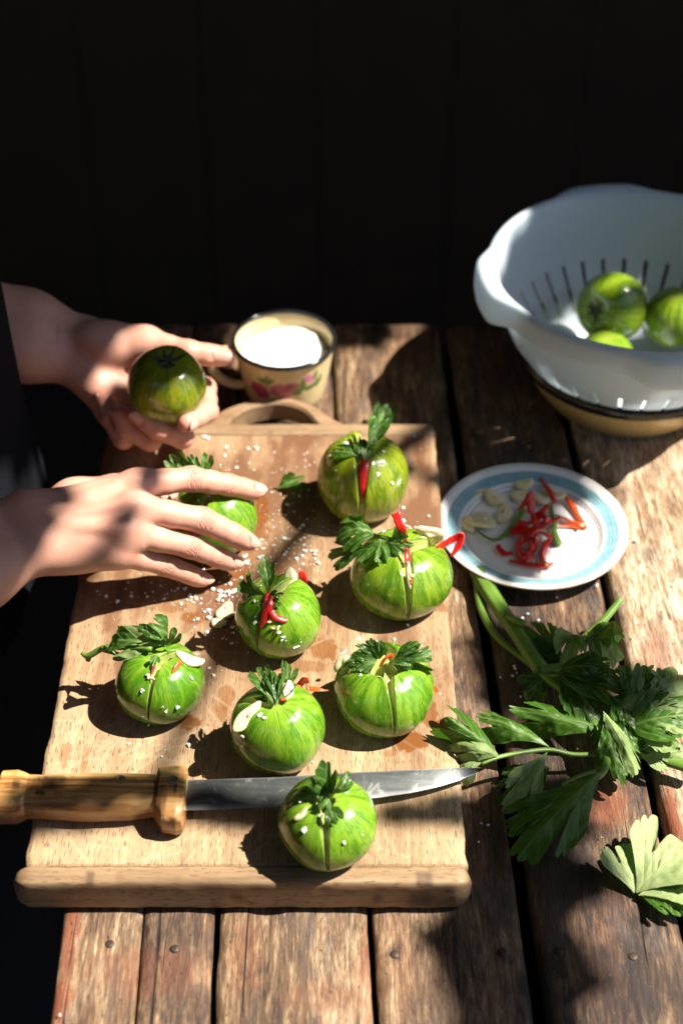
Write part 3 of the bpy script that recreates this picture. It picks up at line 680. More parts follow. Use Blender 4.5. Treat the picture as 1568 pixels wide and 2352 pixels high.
leaf(r, on('B', 900, 1236, .002)[0], on('B', 930, 1232, .006)[0], .012, 'leaf', up=cam_dir(q0), lobes=3, teeth=2, seed=45)
stalk(r, [on('B', 850, 1240, .004)[0], on('B', 885, 1244, .004)[0], on('B', 925, 1247, .001)[0]], [.0018, .0015, .001], m=14)
q, n = on('B', 925, 1240, 0)
chilli('chunk of red chilli crusted with salt standing on the tomato with the large celery sprig', [on('B', 930, 1240, -.002)[0], P(922, 1215, .094), P(914, 1196, .099), P(908, 1178, .103)], [.002, .0034, .0030, .0034], flat=.45, up=cam_dir(q))
q, n = on('B', 985, 1240, .002); garlic('rounded garlic slice standing in the right cut of the tomato at the board edge', q + [0, .002, .001], norm(cam_dir(q) + np.array([-.2, 0, -.55])), (1, .1, .1), .026, .017, .0036, 46, bean=.2)
a0 = on('B', 1000, 1262, .001)[0]
chilli('folded loop of red chilli sticking out to the right over the plate', [a0, P(1030, 1243, .066), P(1056, 1230, .068), P(1058, 1240, .066), P(1050, 1258, .062), P(1036, 1278, .058)], [.0022, .0036, .0032, .003, .0034, .0016], up=(.2, -.6, .6), flat=.32, m=40)
chilli('thin red chilli slip in the front cut of the tomato with the large sprig', [on('B', 935, 1255, -.001)[0], on('B', 935, 1275, -.002)[0], on('B', 936, 1290, -.003)[0]], [.0022, .0024, .0012], up=cam_dir(q), m=12)
q, n = on('B', 939, 1322, -.0006); garlic('long sliver of garlic in the front cut of the tomato with the large sprig', q, norm(cam_dir(q) + [.4, 0, 0]), on('B', 945, 1352)[0] - on('B', 934, 1290)[0], .0235, .0038, .0022, 47, bean=0)
seeds([on('B', 945, 1323, .0006)[0]], 'single pale chilli seed on the front of the tomato with the large sprig')
chilli('tiny orange fleck of chilli on the front of the tomato with the large sprig', [on('B', 943, 1330, .0004)[0], on('B', 945, 1342, .0004)[0]], [.0014, .0010], 'chilli_orange', up=cam_dir(q), m=8)
# tomato C
q0, n = on('C', 368, 1500, 0); r = sprig('celery sprig draped left from the dark green tomato with its cut stem in the air', q0)
leaf(r, on('C', 395, 1487, .004)[0], on('C', 288, 1508, .012)[0], .027, 'leaf_pale', up=norm(cam_dir(q0) + [0, 0, .6]), lobes=3, teeth=1, seed=51, arch=.14, cup=.1, depth=.45, spread=.7)
leaf(r, P(330, 1475, .088), P(250, 1478, .074), .020, 'leaf_dark', up=(0, -.5, 1), lobes=3, teeth=2, seed=52, arch=.2)
leaf(r, on('C', 385, 1480, .006)[0], P(335, 1438, .092), .020, 'leaf', up=(0, -.4, 1), lobes=3, teeth=2, seed=53, arch=.25)
leaf(r, on('C', 385, 1490, .002)[0], P(398, 1440, .098), .014, 'leaf', up=(.3, -1, .3), lobes=3, teeth=1, seed=54, depth=.5)
leaf(r, on('C', 385, 1492, .002)[0], P(322, 1430, .096), .008, 'leaf_dark', up=(.3, -1, .3), lobes=1, teeth=1, seed=55)
leaf(r, on('C', 362, 1505, .001)[0], on('C', 352, 1534, .002)[0], .008, 'leaf', up=cam_dir(q0), lobes=3, teeth=1, seed=56)
stalk(r, [on('C', 350, 1500, .004)[0], P(290, 1487, .074), P(240, 1488, .068), P(205, 1506, .060), P(188, 1500, .060)], [.0018, .0022, .0026, .0026, .0014], m=20, mat='leaf_dark' if 0 else 'stalk')
stalk(r, [P(206, 1505, .060), P(202, 1517, .056)], [.0024, .0020], m=6)
stalk(r, [P(235, 1492, .066), P(272, 1503, .060), P(320, 1524, .052)], [.0018, .0017, .0013], m=14)
q, n = on('C', 436, 1517, .001); garlic('curved garlic slice lying on the right shoulder of the dark green tomato', q, norm(n + [0, 0, .5]), P(468, 1532, .06) - P(402, 1500, .075), .025, .0105, .003, 57, bean=.3)
chilli('thin orange sliver of chilli on the dark green tomato under the curved garlic slice', [on('C', 413, 1522, .0012)[0], on('C', 404, 1533, .0010)[0], on('C', 395, 1546, .0003)[0]], [.0018, .0014, .0003], 'chilli_orange', up=cam_dir(q), m=10)
chilli('short red chilli tip under the draped sprig of the dark green tomato', [on('C', 356, 1530, .0008)[0], on('C', 350, 1548, .0008)[0]], [.0016, .0006], up=cam_dir(q), m=8)
seeds([on('C', 340, 1551, .0008)[0], on('C', 342, 1557, .0008)[0], on('C', 351, 1560, .0006)[0]], 'pale chilli seeds on the dark green tomato')
# tomato D
q0, n = on('D', 640, 1608, 0); r = sprig('feathery upright celery leaf in the tomato with two garlic slices', q0)
for i, (b, tpt, wd, m_) in enumerate([((628, 1612), (590, 1532), .016, 'leaf'), ((632, 1610), (622, 1540), .012, 'leaf'), ((640, 1612), (662, 1518), .013, 'leaf_dark'), ((636, 1615), (645, 1545), .014, 'leaf_dark'), ((630, 1620), (668, 1560), .012, 'leaf'), ((622, 1618), (612, 1565), .015, 'leaf_dark')]):
    leaf(r, on('D', *b, -.003)[0], P(*tpt, .088 - .003 * (i % 3)), wd, m_, up=(.3 - .15 * i, -1, .25), lobes=3, teeth=2, depth=.5, seed=60 + i, cup=.3, spread=.7)
q, n = on('D', 568, 1647, .0004); garlic('oblong garlic slice standing in the left cut of the tomato behind the knife', q, norm(cam_dir(q) + [-.15, 0, .15]), P(604, 1612, .07) - P(540, 1682, .06), .030, .0105, .0035, 66, bean=-.1)
q, n = on('D', 661, 1590, .001); garlic('garlic slice standing upright in the back cut of the tomato behind the knife', q, norm(cam_dir(q) + [.5, 0, -.2]), P(674, 1570, .09) - P(652, 1612, .07), .017, .010, .0035, 67, bean=-.1)
chilli('red chilli piece poking up at the back of the tomato behind the knife', [on('D', 668, 1592, -.002)[0], P(687, 1575, .078), P(700, 1560, .084), P(706, 1570, .080)], [.0014, .0022, .0024, .0012], up=(.4, -.8, .3))
chilli('thin spiky orange chilli strand sticking out right of the tomato behind the knife', [on('D', 706, 1580, 0)[0], P(728, 1584, .062), P(754, 1586, .060)], [.0016, .0018, .0003], 'chilli_orange', up=(0, -.7, .7), m=12)
chilli('short orange chilli tip at the foot of the upright garlic slice', [on('D', 646, 1606, .0005)[0], on('D', 655, 1608, .001)[0]], [.0016, .0008], 'chilli_orange', up=cam_dir(q), m=8)
chilli('tiny red fleck of chilli on the right front of the tomato behind the knife', [on('D', 676, 1642, .0003)[0], on('D', 680, 1654, .0003)[0]], [.0012, .0004], 'chilli_orange', up=cam_dir(q), m=8)
# tomato E
q0, n = on('E', 880, 1510, 0); r = sprig('celery leaves spread to both sides of the tomato opened into quarters', q0)
for i, (b, tpt, z, wd, m_) in enumerate([((868, 1512), (803, 1515), .082, .022, 'leaf_dark'), ((872, 1510), (845, 1470), .092, .018, 'leaf_dark'), ((866, 1516), (800, 1530), .078, .018, 'leaf'), ((874, 1508), (870, 1470), .090, .012, 'leaf'), ((905, 1520), (992, 1505), .078, .026, 'leaf'), ((905, 1515), (966, 1480), .088, .014, 'leaf_dark'), ((900, 1520), (945, 1530), .076, .016, 'leaf_dark')]):
    leaf(r, on('E', *b, -.002)[0], P(*tpt, z), wd, m_, up=norm(np.array([0, -.6, .8]) + .2 * np.array([(-1) ** i, 0, 0])), lobes=3, teeth=3, seed=70 + i, cup=-.15, arch=.15, ridge=.12)
chilli('curl of red orange chilli in the middle of the tomato opened into quarters', [on('E', 875, 1528, -.001)[0], P(876, 1525, .080), P(884, 1512, .086), P(896, 1505, .086), P(899, 1510, .082)], [.0012, .0020, .0022, .0020, .0014], up=(.5, -.6, .5), m=30, mat='chilli_orange')
q, n = on('E', 784, 1532, .001); garlic('smooth garlic slice at the left edge of the tomato opened into quarters', q + [.002, 0, .002], norm(cam_dir(q) + [-.5, 0, 0]), (0.2, 0, 1), .017, .013, .0035, 78, bean=.1)
chilli('thin red chilli tip sticking out right of the tomato opened into quarters', [on('E', 995, 1575, -.001)[0], P(1003, 1586, .048), P(1014, 1598, .045)], [.0016, .0013, .0002], 'chilli_orange', up=(0, -.7, .7), m=10)
chilli('orange chilli edge under the right leaf of the opened tomato', [on('E', 950, 1530, .002)[0], on('E', 963, 1542, .002)[0]], [.0014, .0008], 'chilli_orange', up=cam_dir(q), m=8)
# tomato G
q0, n = on('G', 610, 1370, 0); r = sprig('dark upright celery leaf with curled side leaf in the tomato with chilli seeds', q0)
leaf(r, on('G', 612, 1366, -.004)[0], P(606, 1278, .102), .013, 'leaf_dark', up=(.3, -1, .2), lobes=3, teeth=1, depth=.2, seed=81, cup=.4, spread=.6)
leaf(r, on('G', 608, 1362, -.002)[0], P(572, 1310, .090), .016, 'leaf_dark', up=(-.5, -.6, .5), lobes=3, teeth=2, seed=82, arch=.4, cup=.5)
leaf(r, on('G', 600, 1362, 0)[0], P(578, 1372, .068), .017, 'leaf', up=(-.8, -.5, .6), lobes=3, teeth=2, seed=83, arch=.4, cup=.4)
leaf(r, on('G', 614, 1372, 0)[0], on('G', 650, 1372, .004)[0], .009, 'leaf_dark', up=cam_dir(q0), lobes=3, teeth=1, seed=84)
leaf(r, on('G', 618, 1380, 0)[0], on('G', 645, 1392, .003)[0], .007, 'leaf_dark', up=cam_dir(q0), lobes=3, teeth=1, seed=85)
q, n = on('G', 666, 1326, 0); garlic('pointed garlic slice standing at the back of the tomato with seeds on its front', q, norm(cam_dir(q) + [.3, 0, .1]), P(668, 1312, .09) - P(652, 1350, .07), .018, .011, .003, 86)
chilli('glossy red chilli strip down the front of the tomato with pale seeds', [on('G', 630, 1366, .001)[0], on('G', 622, 1390, .0022)[0], on('G', 612, 1410, .0018)[0], on('G', 602, 1435, 0)[0], on('G', 597, 1455, -.001)[0]], [.0022, .0030, .0028, .0016, .0004], up=cam_dir(q))
chilli('short upright red chilli strip beside the glossy one on the tomato with seeds', [on('G', 617, 1362, .001)[0], on('G', 613, 1378, .0015)[0], on('G', 612, 1390, .001)[0]], [.0014, .0020, .0014], up=cam_dir(q), m=10)
chilli('curved red chilli strip hooking right on the tomato with pale seeds', [on('G', 622, 1404, .0018)[0], on('G', 634, 1418, .0018)[0], on('G', 648, 1424, .0014)[0], on('G', 659, 1425, .001)[0]], [.0022, .0024, .0020, .0012], up=cam_dir(q), m=16)
chilli('orange chilli flesh hanging below the hooked strip on the tomato with seeds', [on('G', 628, 1412, .001)[0], on('G', 620, 1430, .001)[0]], [.0022, .0014], 'chilli_orange', up=cam_dir(q), m=8)
chilli('red chilli end sticking out behind the tomato with pale seeds', [P(700, 1340, .045), P(694, 1325, .056), P(690, 1312, .062)], [.0028, .0034, .0018], up=(.3, -.8, .4), m=10)
seeds([on('G', a, b, .0012)[0] for a, b in [(613, 1408), (626, 1443), (640, 1452), (637, 1444), (619, 1428), (639, 1440)]], 'pale chilli seeds on the front of the tomato with the glossy chilli')
# tomato H
q0, n = on('H', 838, 1045, 0); r = sprig('tall upright celery leaf in the tomato furthest on the board', q0)
leaf(r, on('H', 838, 1048, -.004)[0], P(852, 950, .110), .018, 'leaf', up=(.5, -.9, .2), lobes=3, teeth=3, depth=.2, seed=91, cup=.4, spread=.6)
leaf(r, on('H', 840, 1035, 0)[0], P(880, 945, .105), .015, 'leaf', up=(.2, -.9, .5), lobes=3, teeth=2, seed=92, cup=.2)
leaf(r, on('H', 832, 1050, .001)[0], on('H', 768, 1040, .003)[0], .013, 'leaf', up=(0, -.5, .9), lobes=3, teeth=2, seed=93)
leaf(r, on('H', 836, 1060, .001)[0], P(832, 1010, .096), .014, 'leaf_dark', up=(0, -1, .2), lobes=3, teeth=1, seed=94)
leaf(r, on('H', 836, 1062, .001)[0], on('H', 846, 1040, .004)[0], .010, 'leaf_pale', up=cam_dir(q0), lobes=2, teeth=1, seed=95)
chilli('long red chilli wedge set in the front split of the furthest tomato', [on('H', 841, 1052, .0005)[0], on('H', 834, 1085, .0005)[0], on('H', 833, 1120, 0)[0], on('H', 834, 1150, -.002)[0]], [.0036, .0040, .0026, .0008], up=cam_dir(q0))
# tomato I under the hand
q0, n = on('I', 470, 1110, 0); r = sprig('celery leaves showing behind the index finger of the palm-down hand', q0)
for i, (b, tpt, wd) in enumerate([((445, 1112), (395, 1040), .018), ((452, 1108), (418, 1048), .012), ((455, 1106), (436, 1044), .012), ((472, 1105), (464, 1038), .017)]):
    leaf(r, on('I', *b, 0)[0], P(*tpt, .102), wd, 'leaf', up=(.1, -1, .3), lobes=3, teeth=2, seed=100 + i, cup=.2, spread=.6)
# loose bits on the board and the table
garlic('flat garlic slice lying on the board left of the tomato with seeds', P(518, 1402, ZB + .0022), (0, 0, 1), (.4, 1, 0), .022, .013, .0022, 110)
garlic('small garlic scrap lying in the shadow left of the tomato with seeds', P(503, 1430, ZB + .0018), (.1, 0, 1), (1, .3, 0), .013, .010, .002, 111)
r = sprig('curled scrap of celery leaf lying on the board beyond the middle', P(670, 1108, ZB), None)
leaf(r, P(634, 1124, ZB + .001), P(700, 1095, ZB + .008), .013, 'leaf', up=(0, -.6, 1), lobes=3, teeth=2, seed=112, cup=.6)
leaf(r, P(660, 1115, ZB + .003), P(712, 1112, ZB + .006), .011, 'leaf_dark', up=(0, .2, 1), lobes=3, teeth=2, seed=113, cup=-.6)
r = sprig('dark celery scrap lying on the table beyond the board handle', P(885, 962, 0), None)
leaf(r, P(850, 980, .004), P(915, 945, .012), .026, 'leaf_dark', lobes=5, teeth=2, seed=114, cup=.3)
leaf(r, P(860, 975, .004), P(900, 985, .012), .020, 'leaf_dark', lobes=3, teeth=2, seed=115, cup=.3)

# ------------------------------------------------------------------ salt flakes
def flakes(spots, smin, smax, mat='salt'):
    parts = []
    for (q, n) in spots:
        s = smin + (smax - smin) * rng.random() ** 2.2; n = norm(n + rng.normal(size=3) * 0.35); a = norm(np.cross(n, rng.normal(size=3))); b = np.cross(n, a)
        k = rng.integers(4, 7); an = np.sort(rng.random(k) * 0.6 + np.arange(k)) * 2 * math.pi / k; h = s * rng.uniform(.12, .34)
        ring = np.stack([np.cos(an), np.sin(an) * rng.uniform(.6, 1)], -1) * s * 0.5 * rng.uniform(.75, 1.1, (k, 1))
        lo = q + ring[:, :1] * a + ring[:, 1:] * b; hi = q + (ring[:, :1] * a + ring[:, 1:] * b) * .8 + n * h
        parts.append((np.vstack([lo, hi]), [[i, (i + 1) % k, k + (i + 1) % k, k + i] for i in range(k)] + [list(range(k, 2 * k)), list(range(k))[::-1]]))
    return join(parts)
UP = np.array([0, 0, 1.0])
spots = []; fine = []
for (x, y, rx, ry, num) in [(650, 1240, 55, 40, 34), (700, 1270, 50, 25, 22), (520, 1360, 40, 22, 46), (455, 1380, 60, 22, 30), (570, 1050, 70, 35, 12), (600, 1110, 90, 60, 12), (470, 1010, 20, 10, 4), (530, 1450, 60, 45, 26), (300, 1370, 90, 25, 22), (395, 1345, 60, 30, 14),
                             (690, 1140, 50, 70, 22), (560, 1290, 60, 40, 26), (480, 1420, 60, 30, 18), (930, 1180, 60, 110, 12), (640, 1600, 330, 160, 16), (470, 1735, 280, 50, 9), (960, 1010, 18, 22, 3), (862, 1442, 6, 4, 1), (485, 1545, 20, 40, 6), (805, 1000, 40, 30, 5)]:
    for _ in range(num):
        q = P(x + rng.normal() * rx * .6, y + rng.normal() * ry * .6, ZB + .0006)
        if BX0 + .003 < q[0] < BX1 - .003 and BY0 + .004 < q[1] < BY1: spots.append((q, UP))
for _ in range(750):
    c_ = [(650, 1240, 90, 60), (520, 1350, 110, 50), (580, 1280, 120, 60), (690, 1150, 70, 80)][rng.integers(4)]
    q = P(c_[0] + rng.normal() * c_[2], c_[1] + rng.normal() * c_[3], ZB + .0004)
    if BX0 + .003 < q[0] < BX1 - .003 and BY0 + .004 < q[1] < BY1: fine.append((q, UP))
V, f = join([flakes(spots, .0008, .0050), flakes(fine, .0004, .0016)]); tag(mk('salt_flakes', V, f, MAT['salt'], smooth=False), 'flakes of coarse salt scattered over the chopping board', 'salt', kind='stuff')
spots = [(P(x, y, .0012), UP) for x, y in [(1325, 1914), (1380, 1924), (1326, 1902), (1105, 1892), (1120, 1895), (1098, 1934), (1160, 1660), (1222, 1478), (1236, 1424), (1240, 1432), (1212, 1410), (1200, 1420), (1190, 1440), (1182, 1535), (1180, 1530), (1186, 1546), (1176, 1552), (1148, 1556), (1382, 1320), (1370, 1345), (1278, 1372), (1195, 1600), (1410, 1700), (842, 965), (1460, 1240), (138, 2332), (1515, 1280)]]
V, f = flakes(spots, .0022, .0042); tag(mk('salt_flakes', V, f, MAT['salt'], smooth=False), 'stray salt flakes on the bare table planks', 'salt', kind='stuff')
spots = []
for k, pts in dict(A=[(692, 1842), (722, 1818), (790, 1822), (806, 1790), (818, 1806), (797, 1816), (742, 1812), (700, 1905), (832, 1914), (788, 1935), (735, 1872)], B=[(916, 1190), (922, 1196), (926, 1200), (918, 1208), (928, 1212), (930, 1204), (880, 1215), (885, 1222), (912, 1196), (918, 1206), (928, 1208), (924, 1216), (935, 1222), (944, 1212)], C=[(385, 1633), (405, 1628), (370, 1622), (330, 1585), (455, 1500), (440, 1560)],
                   D=[(555, 1700), (560, 1712), (562, 1690), (600, 1640), (610, 1650)], E=[(830, 1470), (792, 1500), (905, 1470), (870, 1475), (845, 1548), (828, 1555), (960, 1490)], G=[(590, 1380), (598, 1386), (590, 1412), (583, 1432), (655, 1470), (690, 1460), (688, 1478), (680, 1486), (650, 1462), (600, 1345)],
                   H=[(770, 1078), (768, 1040), (786, 1032), (798, 1028), (760, 1050), (870, 1050), (875, 1065), (868, 1092), (795, 1012), (880, 1040), (900, 1110), (790, 1025), (777, 1045)], I=[(460, 1150), (480, 1140), (566, 1160), (560, 1130), (470, 1175), (505, 1075), (518, 1080)]).items():
    for (x, y) in pts:
        for _ in range(2): spots.append(on(k, x + rng.normal() * 3, y + rng.normal() * 3, .0004))
V, f = flakes(spots, .0010, .0050); tag(mk('salt_flakes', V, f, MAT['salt'], smooth=False), 'salt flakes sticking to the skins of the tomatoes', 'salt', kind='stuff')

# ------------------------------------------------------------------ knife
knife = thing('kitchen_knife', P(300, 1830, ZB), 'old kitchen knife with a worn yellow wooden handle lying across the board', 'knife')
def knife_wood():
    m = M('worn_handle_wood'); v = m.coord()
    g = m.noise(m.scale(v, (5, 130, 130)), 1, 6, 0.65, 0.8); b = m.noise(m.scale(v, (22, 60, 60)), 1, 5, 0.6)
    c = m.ramp(m.math('ADD', m.math('MULTIPLY', g, .7), m.math('MULTIPLY', b, .3)), [(.34, (.09, .035, .012)), (.44, (.30, .135, .04)), (.52, (.56, .31, .10)), (.64, (.70, .46, .19))])
    c = m.mix(m.attr('mark'), c, (.030, .016, .010))
    low = m.n('MapRange', {0: m.n('SeparateXYZ', {0: v}).outputs[1], 1: -.002, 2: -.014}).outputs[0]  # lower half darkened in the colour, standing in for shade
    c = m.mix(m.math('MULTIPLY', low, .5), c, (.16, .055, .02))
    m.p(Base_Color=c, Roughness=.36, Coat_Weight=.15, Normal=m.bump(m.math('SUBTRACT', g, m.attr('mark')), .4, .0008)); return m.m
MAT['knife_wood'] = knife_wood()
ZK = ZB + .0125
def handle_loft(xs, tops, bots, th, zc, n=28, pw=.62):
    """a handle lying along X from its upper and lower outlines in the photograph"""
    x = np.linspace(0, 1, 90); X_ = np.interp(x, np.linspace(0, 1, len(xs)), xs); tp = np.interp(X_, xs, tops); bt = np.interp(X_, xs, bots); hh = np.interp(X_, xs, th)
    rows = []
    for a, t_, b_, h in zip(X_, tp, bt, hh):
        p = P(a, t_, zc); q = P(a, b_, zc); c = (p + q) / 2; hw = abs(p[1] - q[1]) / 2 - h * .22
        an = np.arange(n) * 2 * math.pi / n
        rows.append(np.stack([np.full(n, c[0]), c[1] + hw * np.sign(np.cos(an)) * np.abs(np.cos(an)) ** pw, zc + h * np.sign(np.sin(an)) * np.abs(np.sin(an)) ** pw], -1))
    V = np.array(rows).reshape(-1, 3); f = grid_faces(90, n, cv=True).tolist(); f.append(list(range(n))); f.append(list(range(89 * n, 90 * n))[::-1]); return V, f
def marks(V, lst):
    a = np.zeros(len(V))
    for (x, y, rx, ry, s) in lst:
        c = P(x, y, ZK + .008); a = np.maximum(a, s * sstep(1.3, .5, np.hypot((V[:, 0] - c[0]) / (rx * .00032), (V[:, 1] - c[1]) / (ry * .00042)) + (fbm(V * 700, 2) - .4)) * (V[:, 2] > ZK))
    return a
V, f = handle_loft([-8, 4, 40, 58, 66, 100, 200, 300, 350, 360], [1790, 1776, 1775, 1781, 1785, 1786, 1781, 1782, 1784, 1784], [1880, 1888, 1888, 1882, 1876, 1876, 1884, 1880, 1872, 1872], [.009, .0125, .0128, .012, .0112, .0112, .0115, .0112, .011, .011], ZK)
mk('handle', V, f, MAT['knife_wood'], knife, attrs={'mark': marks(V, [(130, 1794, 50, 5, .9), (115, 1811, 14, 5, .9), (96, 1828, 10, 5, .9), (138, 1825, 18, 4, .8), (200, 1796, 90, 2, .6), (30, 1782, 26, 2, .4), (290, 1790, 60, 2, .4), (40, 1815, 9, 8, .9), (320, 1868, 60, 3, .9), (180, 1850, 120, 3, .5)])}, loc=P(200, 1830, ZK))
V, f = handle_loft([356, 362, 378, 410, 424, 429], [1784, 1768, 1764, 1764, 1767, 1776], [1874, 1884, 1908, 1914, 1908, 1890], [.0105, .0128, .0134, .0134, .0128, .0115], ZK - .0003)
mk('bolster', V, f, MAT['knife_wood'], knife, attrs={'mark': np.maximum(marks(V, [(360, 1830, 5, 60, .9), (372, 1850, 10, 30, .7), (400, 1772, 16, 3, .8), (405, 1815, 4, 14, .8), (396, 1884, 40, 3, .95), (370, 1800, 6, 8, .7)]), 0)}, loc=P(395, 1838, ZK))
for (x, y, dz) in [(276, 1791, .0108), (397, 1792, .0128)]:
    c = P(x, y, ZK + dz); V, f = lathe([(.0002, -.002), (.0040, -.001), (.0038, .0003), (.0030, .0005), (.0026, .0001), (.0002, .0004)], 20, c)
    mk('rivet', V, f, MAT['brass'], knife)
c = P(160, 1799, ZK + .0108); V, f = lathe([(.0002, -.002), (.0018, -.001), (.0017, .0004), (.0002, .0004)], 14, c); mk('rivet', V, f, MAT['brass'], knife)
def steel():
    m = M('worn_steel'); v = m.coord(); g = m.noise(m.scale(v, (14, 260, 60)), 1, 6, .7); b = m.noise(v, 55, 6, .7, 1.5)
    c = m.mix(b, (.05, .06, .06), (.19, .205, .20)); c = m.mix(m.ramp(b, [(.56, (0, 0, 0)), (.68, (1, 1, 1))]), c, (.46, .47, .45))
    c = m.mix(m.attr('edge'), c, (.62, .63, .63))
    m.p(Base_Color=c, Metallic=.85, Roughness=m.math('ADD', m.math('MULTIPLY', g, .25), .22), Normal=m.bump(g, .12, .0005)); return m.m
nb = 90; xs = np.linspace(420, 1112, nb)
tops = np.interp(xs, [420, 520, 640, 800, 870, 960, 1050, 1112], [1795, 1791, 1787, 1776, 1773, 1768, 1764, 1765]); bots = np.interp(xs, [420, 520, 640, 760, 870, 940, 1000, 1050, 1085, 1112], [1862, 1859, 1853, 1844, 1832, 1822, 1809, 1794, 1780, 1767])
zs, ze = ZB + .0135, ZB + .0095
rows = []; ed = []
for x_, t_, b_ in zip(xs, tops, bots):
    s0 = (x_ - 420) / 692; zz = -.003 * s0 ** 2
    a = P(x_, t_, zs + zz); b = P(x_, b_, ze + zz); th_ = .0011 * (1 - .75 * s0)
    rows.append([a + UP * th_, a * .93 + b * .07 + UP * th_, a * .2 + b * .8 + UP * th_ * .55, b + UP * .0001, a * .2 + b * .8 - UP * th_ * .55, a * .93 + b * .07 - UP * th_, a - UP * th_])
    ed.append([.3, 0, .15, 1, .2, 0, 0])
V = np.array(rows).reshape(-1, 3); f = grid_faces(nb, 7, cv=True).tolist(); f.append(list(range(7))); f.append(list(range((nb - 1) * 7, nb * 7))[::-1])
bl = mk('blade', V, f, steel(), knife, smooth=True, attrs={'edge': np.array(ed).ravel()}, loc=P(760, 1810, ZK)); bl.data.set_sharp_from_angle(angle=math.radians(20))

# ------------------------------------------------------------------ enamel mug of salt
mc = P(652, 776, .0635) * [1, 1, 0]
mug = thing('enamel_mug', mc, 'yellow enamel mug with rose decoration and dark rim, full of salt', 'mug')
def mug_mat():
    m = M('yellow_enamel'); nz = m.noise(m.coord(), 40, 3)
    c = m.mix(nz, (.70, .56, .28), (.78, .64, .36)); c = m.mix(m.attr('rose'), c, m.mix(m.noise(m.coord(), 260, 3), (.24, .022, .06), (.60, .12, .22)))
    c = m.mix(m.attr('pink'), c, (.68, .22, .34)); c = m.mix(m.attr('green'), c, m.mix(m.noise(m.coord(), 200, 2), (.045, .12, .02), (.18, .27, .05)))
    m.p(Base_Color=c, Roughness=.18, Coat_Weight=.4, Coat_Roughness=.05); return m.m
MAT['mug'] = mug_mat()
prof = [(.001, .0012), (.029, .001), (.0335, .003), (.0355, .008)] + [(.0355 + .0095 * s ** .75, .008 + .053 * s) for s in np.linspace(.03, 1, 40)] + [(.0440, .0605), (.0425, .048), (.0390, .026), (.035, .008), (.001, .006)]
V, f = lathe(prof, 160, mc)
ang = np.degrees(np.arctan2(V[:, 1] - mc[1], V[:, 0] - mc[0])); zz = V[:, 2]; outer = np.hypot(V[:, 0] - mc[0], V[:, 1] - mc[1]) > .0362
def decal(lst):
    a = np.zeros(len(V))
    for (d, z_, rd, rz, tl) in lst:
        x_ = (ang - d) / rd; y_ = (zz - z_) / rz; c_, s_ = math.cos(tl), math.sin(tl); xr, yr = x_ * c_ + y_ * s_, -x_ * s_ + y_ * c_
        a = np.maximum(a, sstep(1.15, .8, np.hypot(xr, yr) + (fbm(V * 260, 3) - .47) * .8))
    return a * outer * (zz < .058)
mk('body', V, f, MAT['mug'], mug, attrs={'rose': decal([(-90, .035, 17, .0085, 0), (-122, .031, 14, .009, 0), (-76, .039, 7, .005, 0)]), 'pink': decal([(-60, .0455, 7, .0045, .3), (-54, .0435, 5, .004, 0)]),
    'green': decal([(-110, .0455, 3, .006, .5), (-112, .045, 10, .0026, .2), (-108, .0465, 8, .0022, -.5), (-66, .039, 4, .007, -.5), (-49, .046, 3, .005, .3), (-45, .036, 6, .0045, .5), (-40, .039, 3, .005, -.6), (-72, .033, 7, .005, 0), (-56, .034, 8, .003, .3)])})
rp = [(.0450 + .0021 * math.cos(a), .0616 + .0021 * math.sin(a)) for a in np.arange(10) * math.pi / 5]
V, f = lathe(rp + [rp[0]], 96, mc); mk('rim', V, f, MAT['black'], mug)
hd = np.array([-1, -.10, 0.0])
pts = [mc + hd * .043 + UP * .053, mc + hd * .057 + UP * .052, mc + hd * .0655 + UP * .041, mc + hd * .061 + UP * .026, mc + hd * .049 + UP * .017, mc + hd * .037 + UP * .015]
V, f = tube(pts, [.0042, .0042, .0042, .004, .004], 12, 40, up=(0, 1, 0), flat=1.25); mk('handle', V, f, MAT['mug'], mug, attrs={k: np.zeros(len(V)) for k in ('rose', 'pink', 'green')})
nr, na = 26, 90; R_, A_ = np.meshgrid(np.linspace(.0, .0412, nr), np.arange(na) * 2 * math.pi / na, indexing='ij')
sx, sy = R_ * np.cos(A_), R_ * np.sin(A_)
zsalt = .0480 + .0095 * np.exp(-((sx - .012) ** 2 + (sy - .016) ** 2) / .0004) + .0035 * np.exp(-((sx + .010) ** 2 + (sy + .010) ** 2) / .0005) - .004 * (sx > 0) * sx / .04 + (fbm(np.stack([sx * 260, sy * 260, 0 * sx], -1), 4) - .47) * .006
zsalt -= .006 * sstep(.036, .0412, R_) * (sy > 0)
V = np.stack([mc[0] + sx, mc[1] + sy, zsalt], -1).reshape(-1, 3)
sv, sf = flakes([(V[i] + [0, 0, .0003], UP) for i in rng.choice(len(V), 420, replace=False) if np.hypot(V[i, 0] - mc[0], V[i, 1] - mc[1]) < .038], .0012, .0038)
V, f = join([(V, grid_faces(nr, na, cv=True)), (sv, sf)])
tag(mk('salt', V, f, MAT['salt'], smooth=False), 'heap of white flaky salt filling the yellow enamel mug', 'salt', kind='stuff')

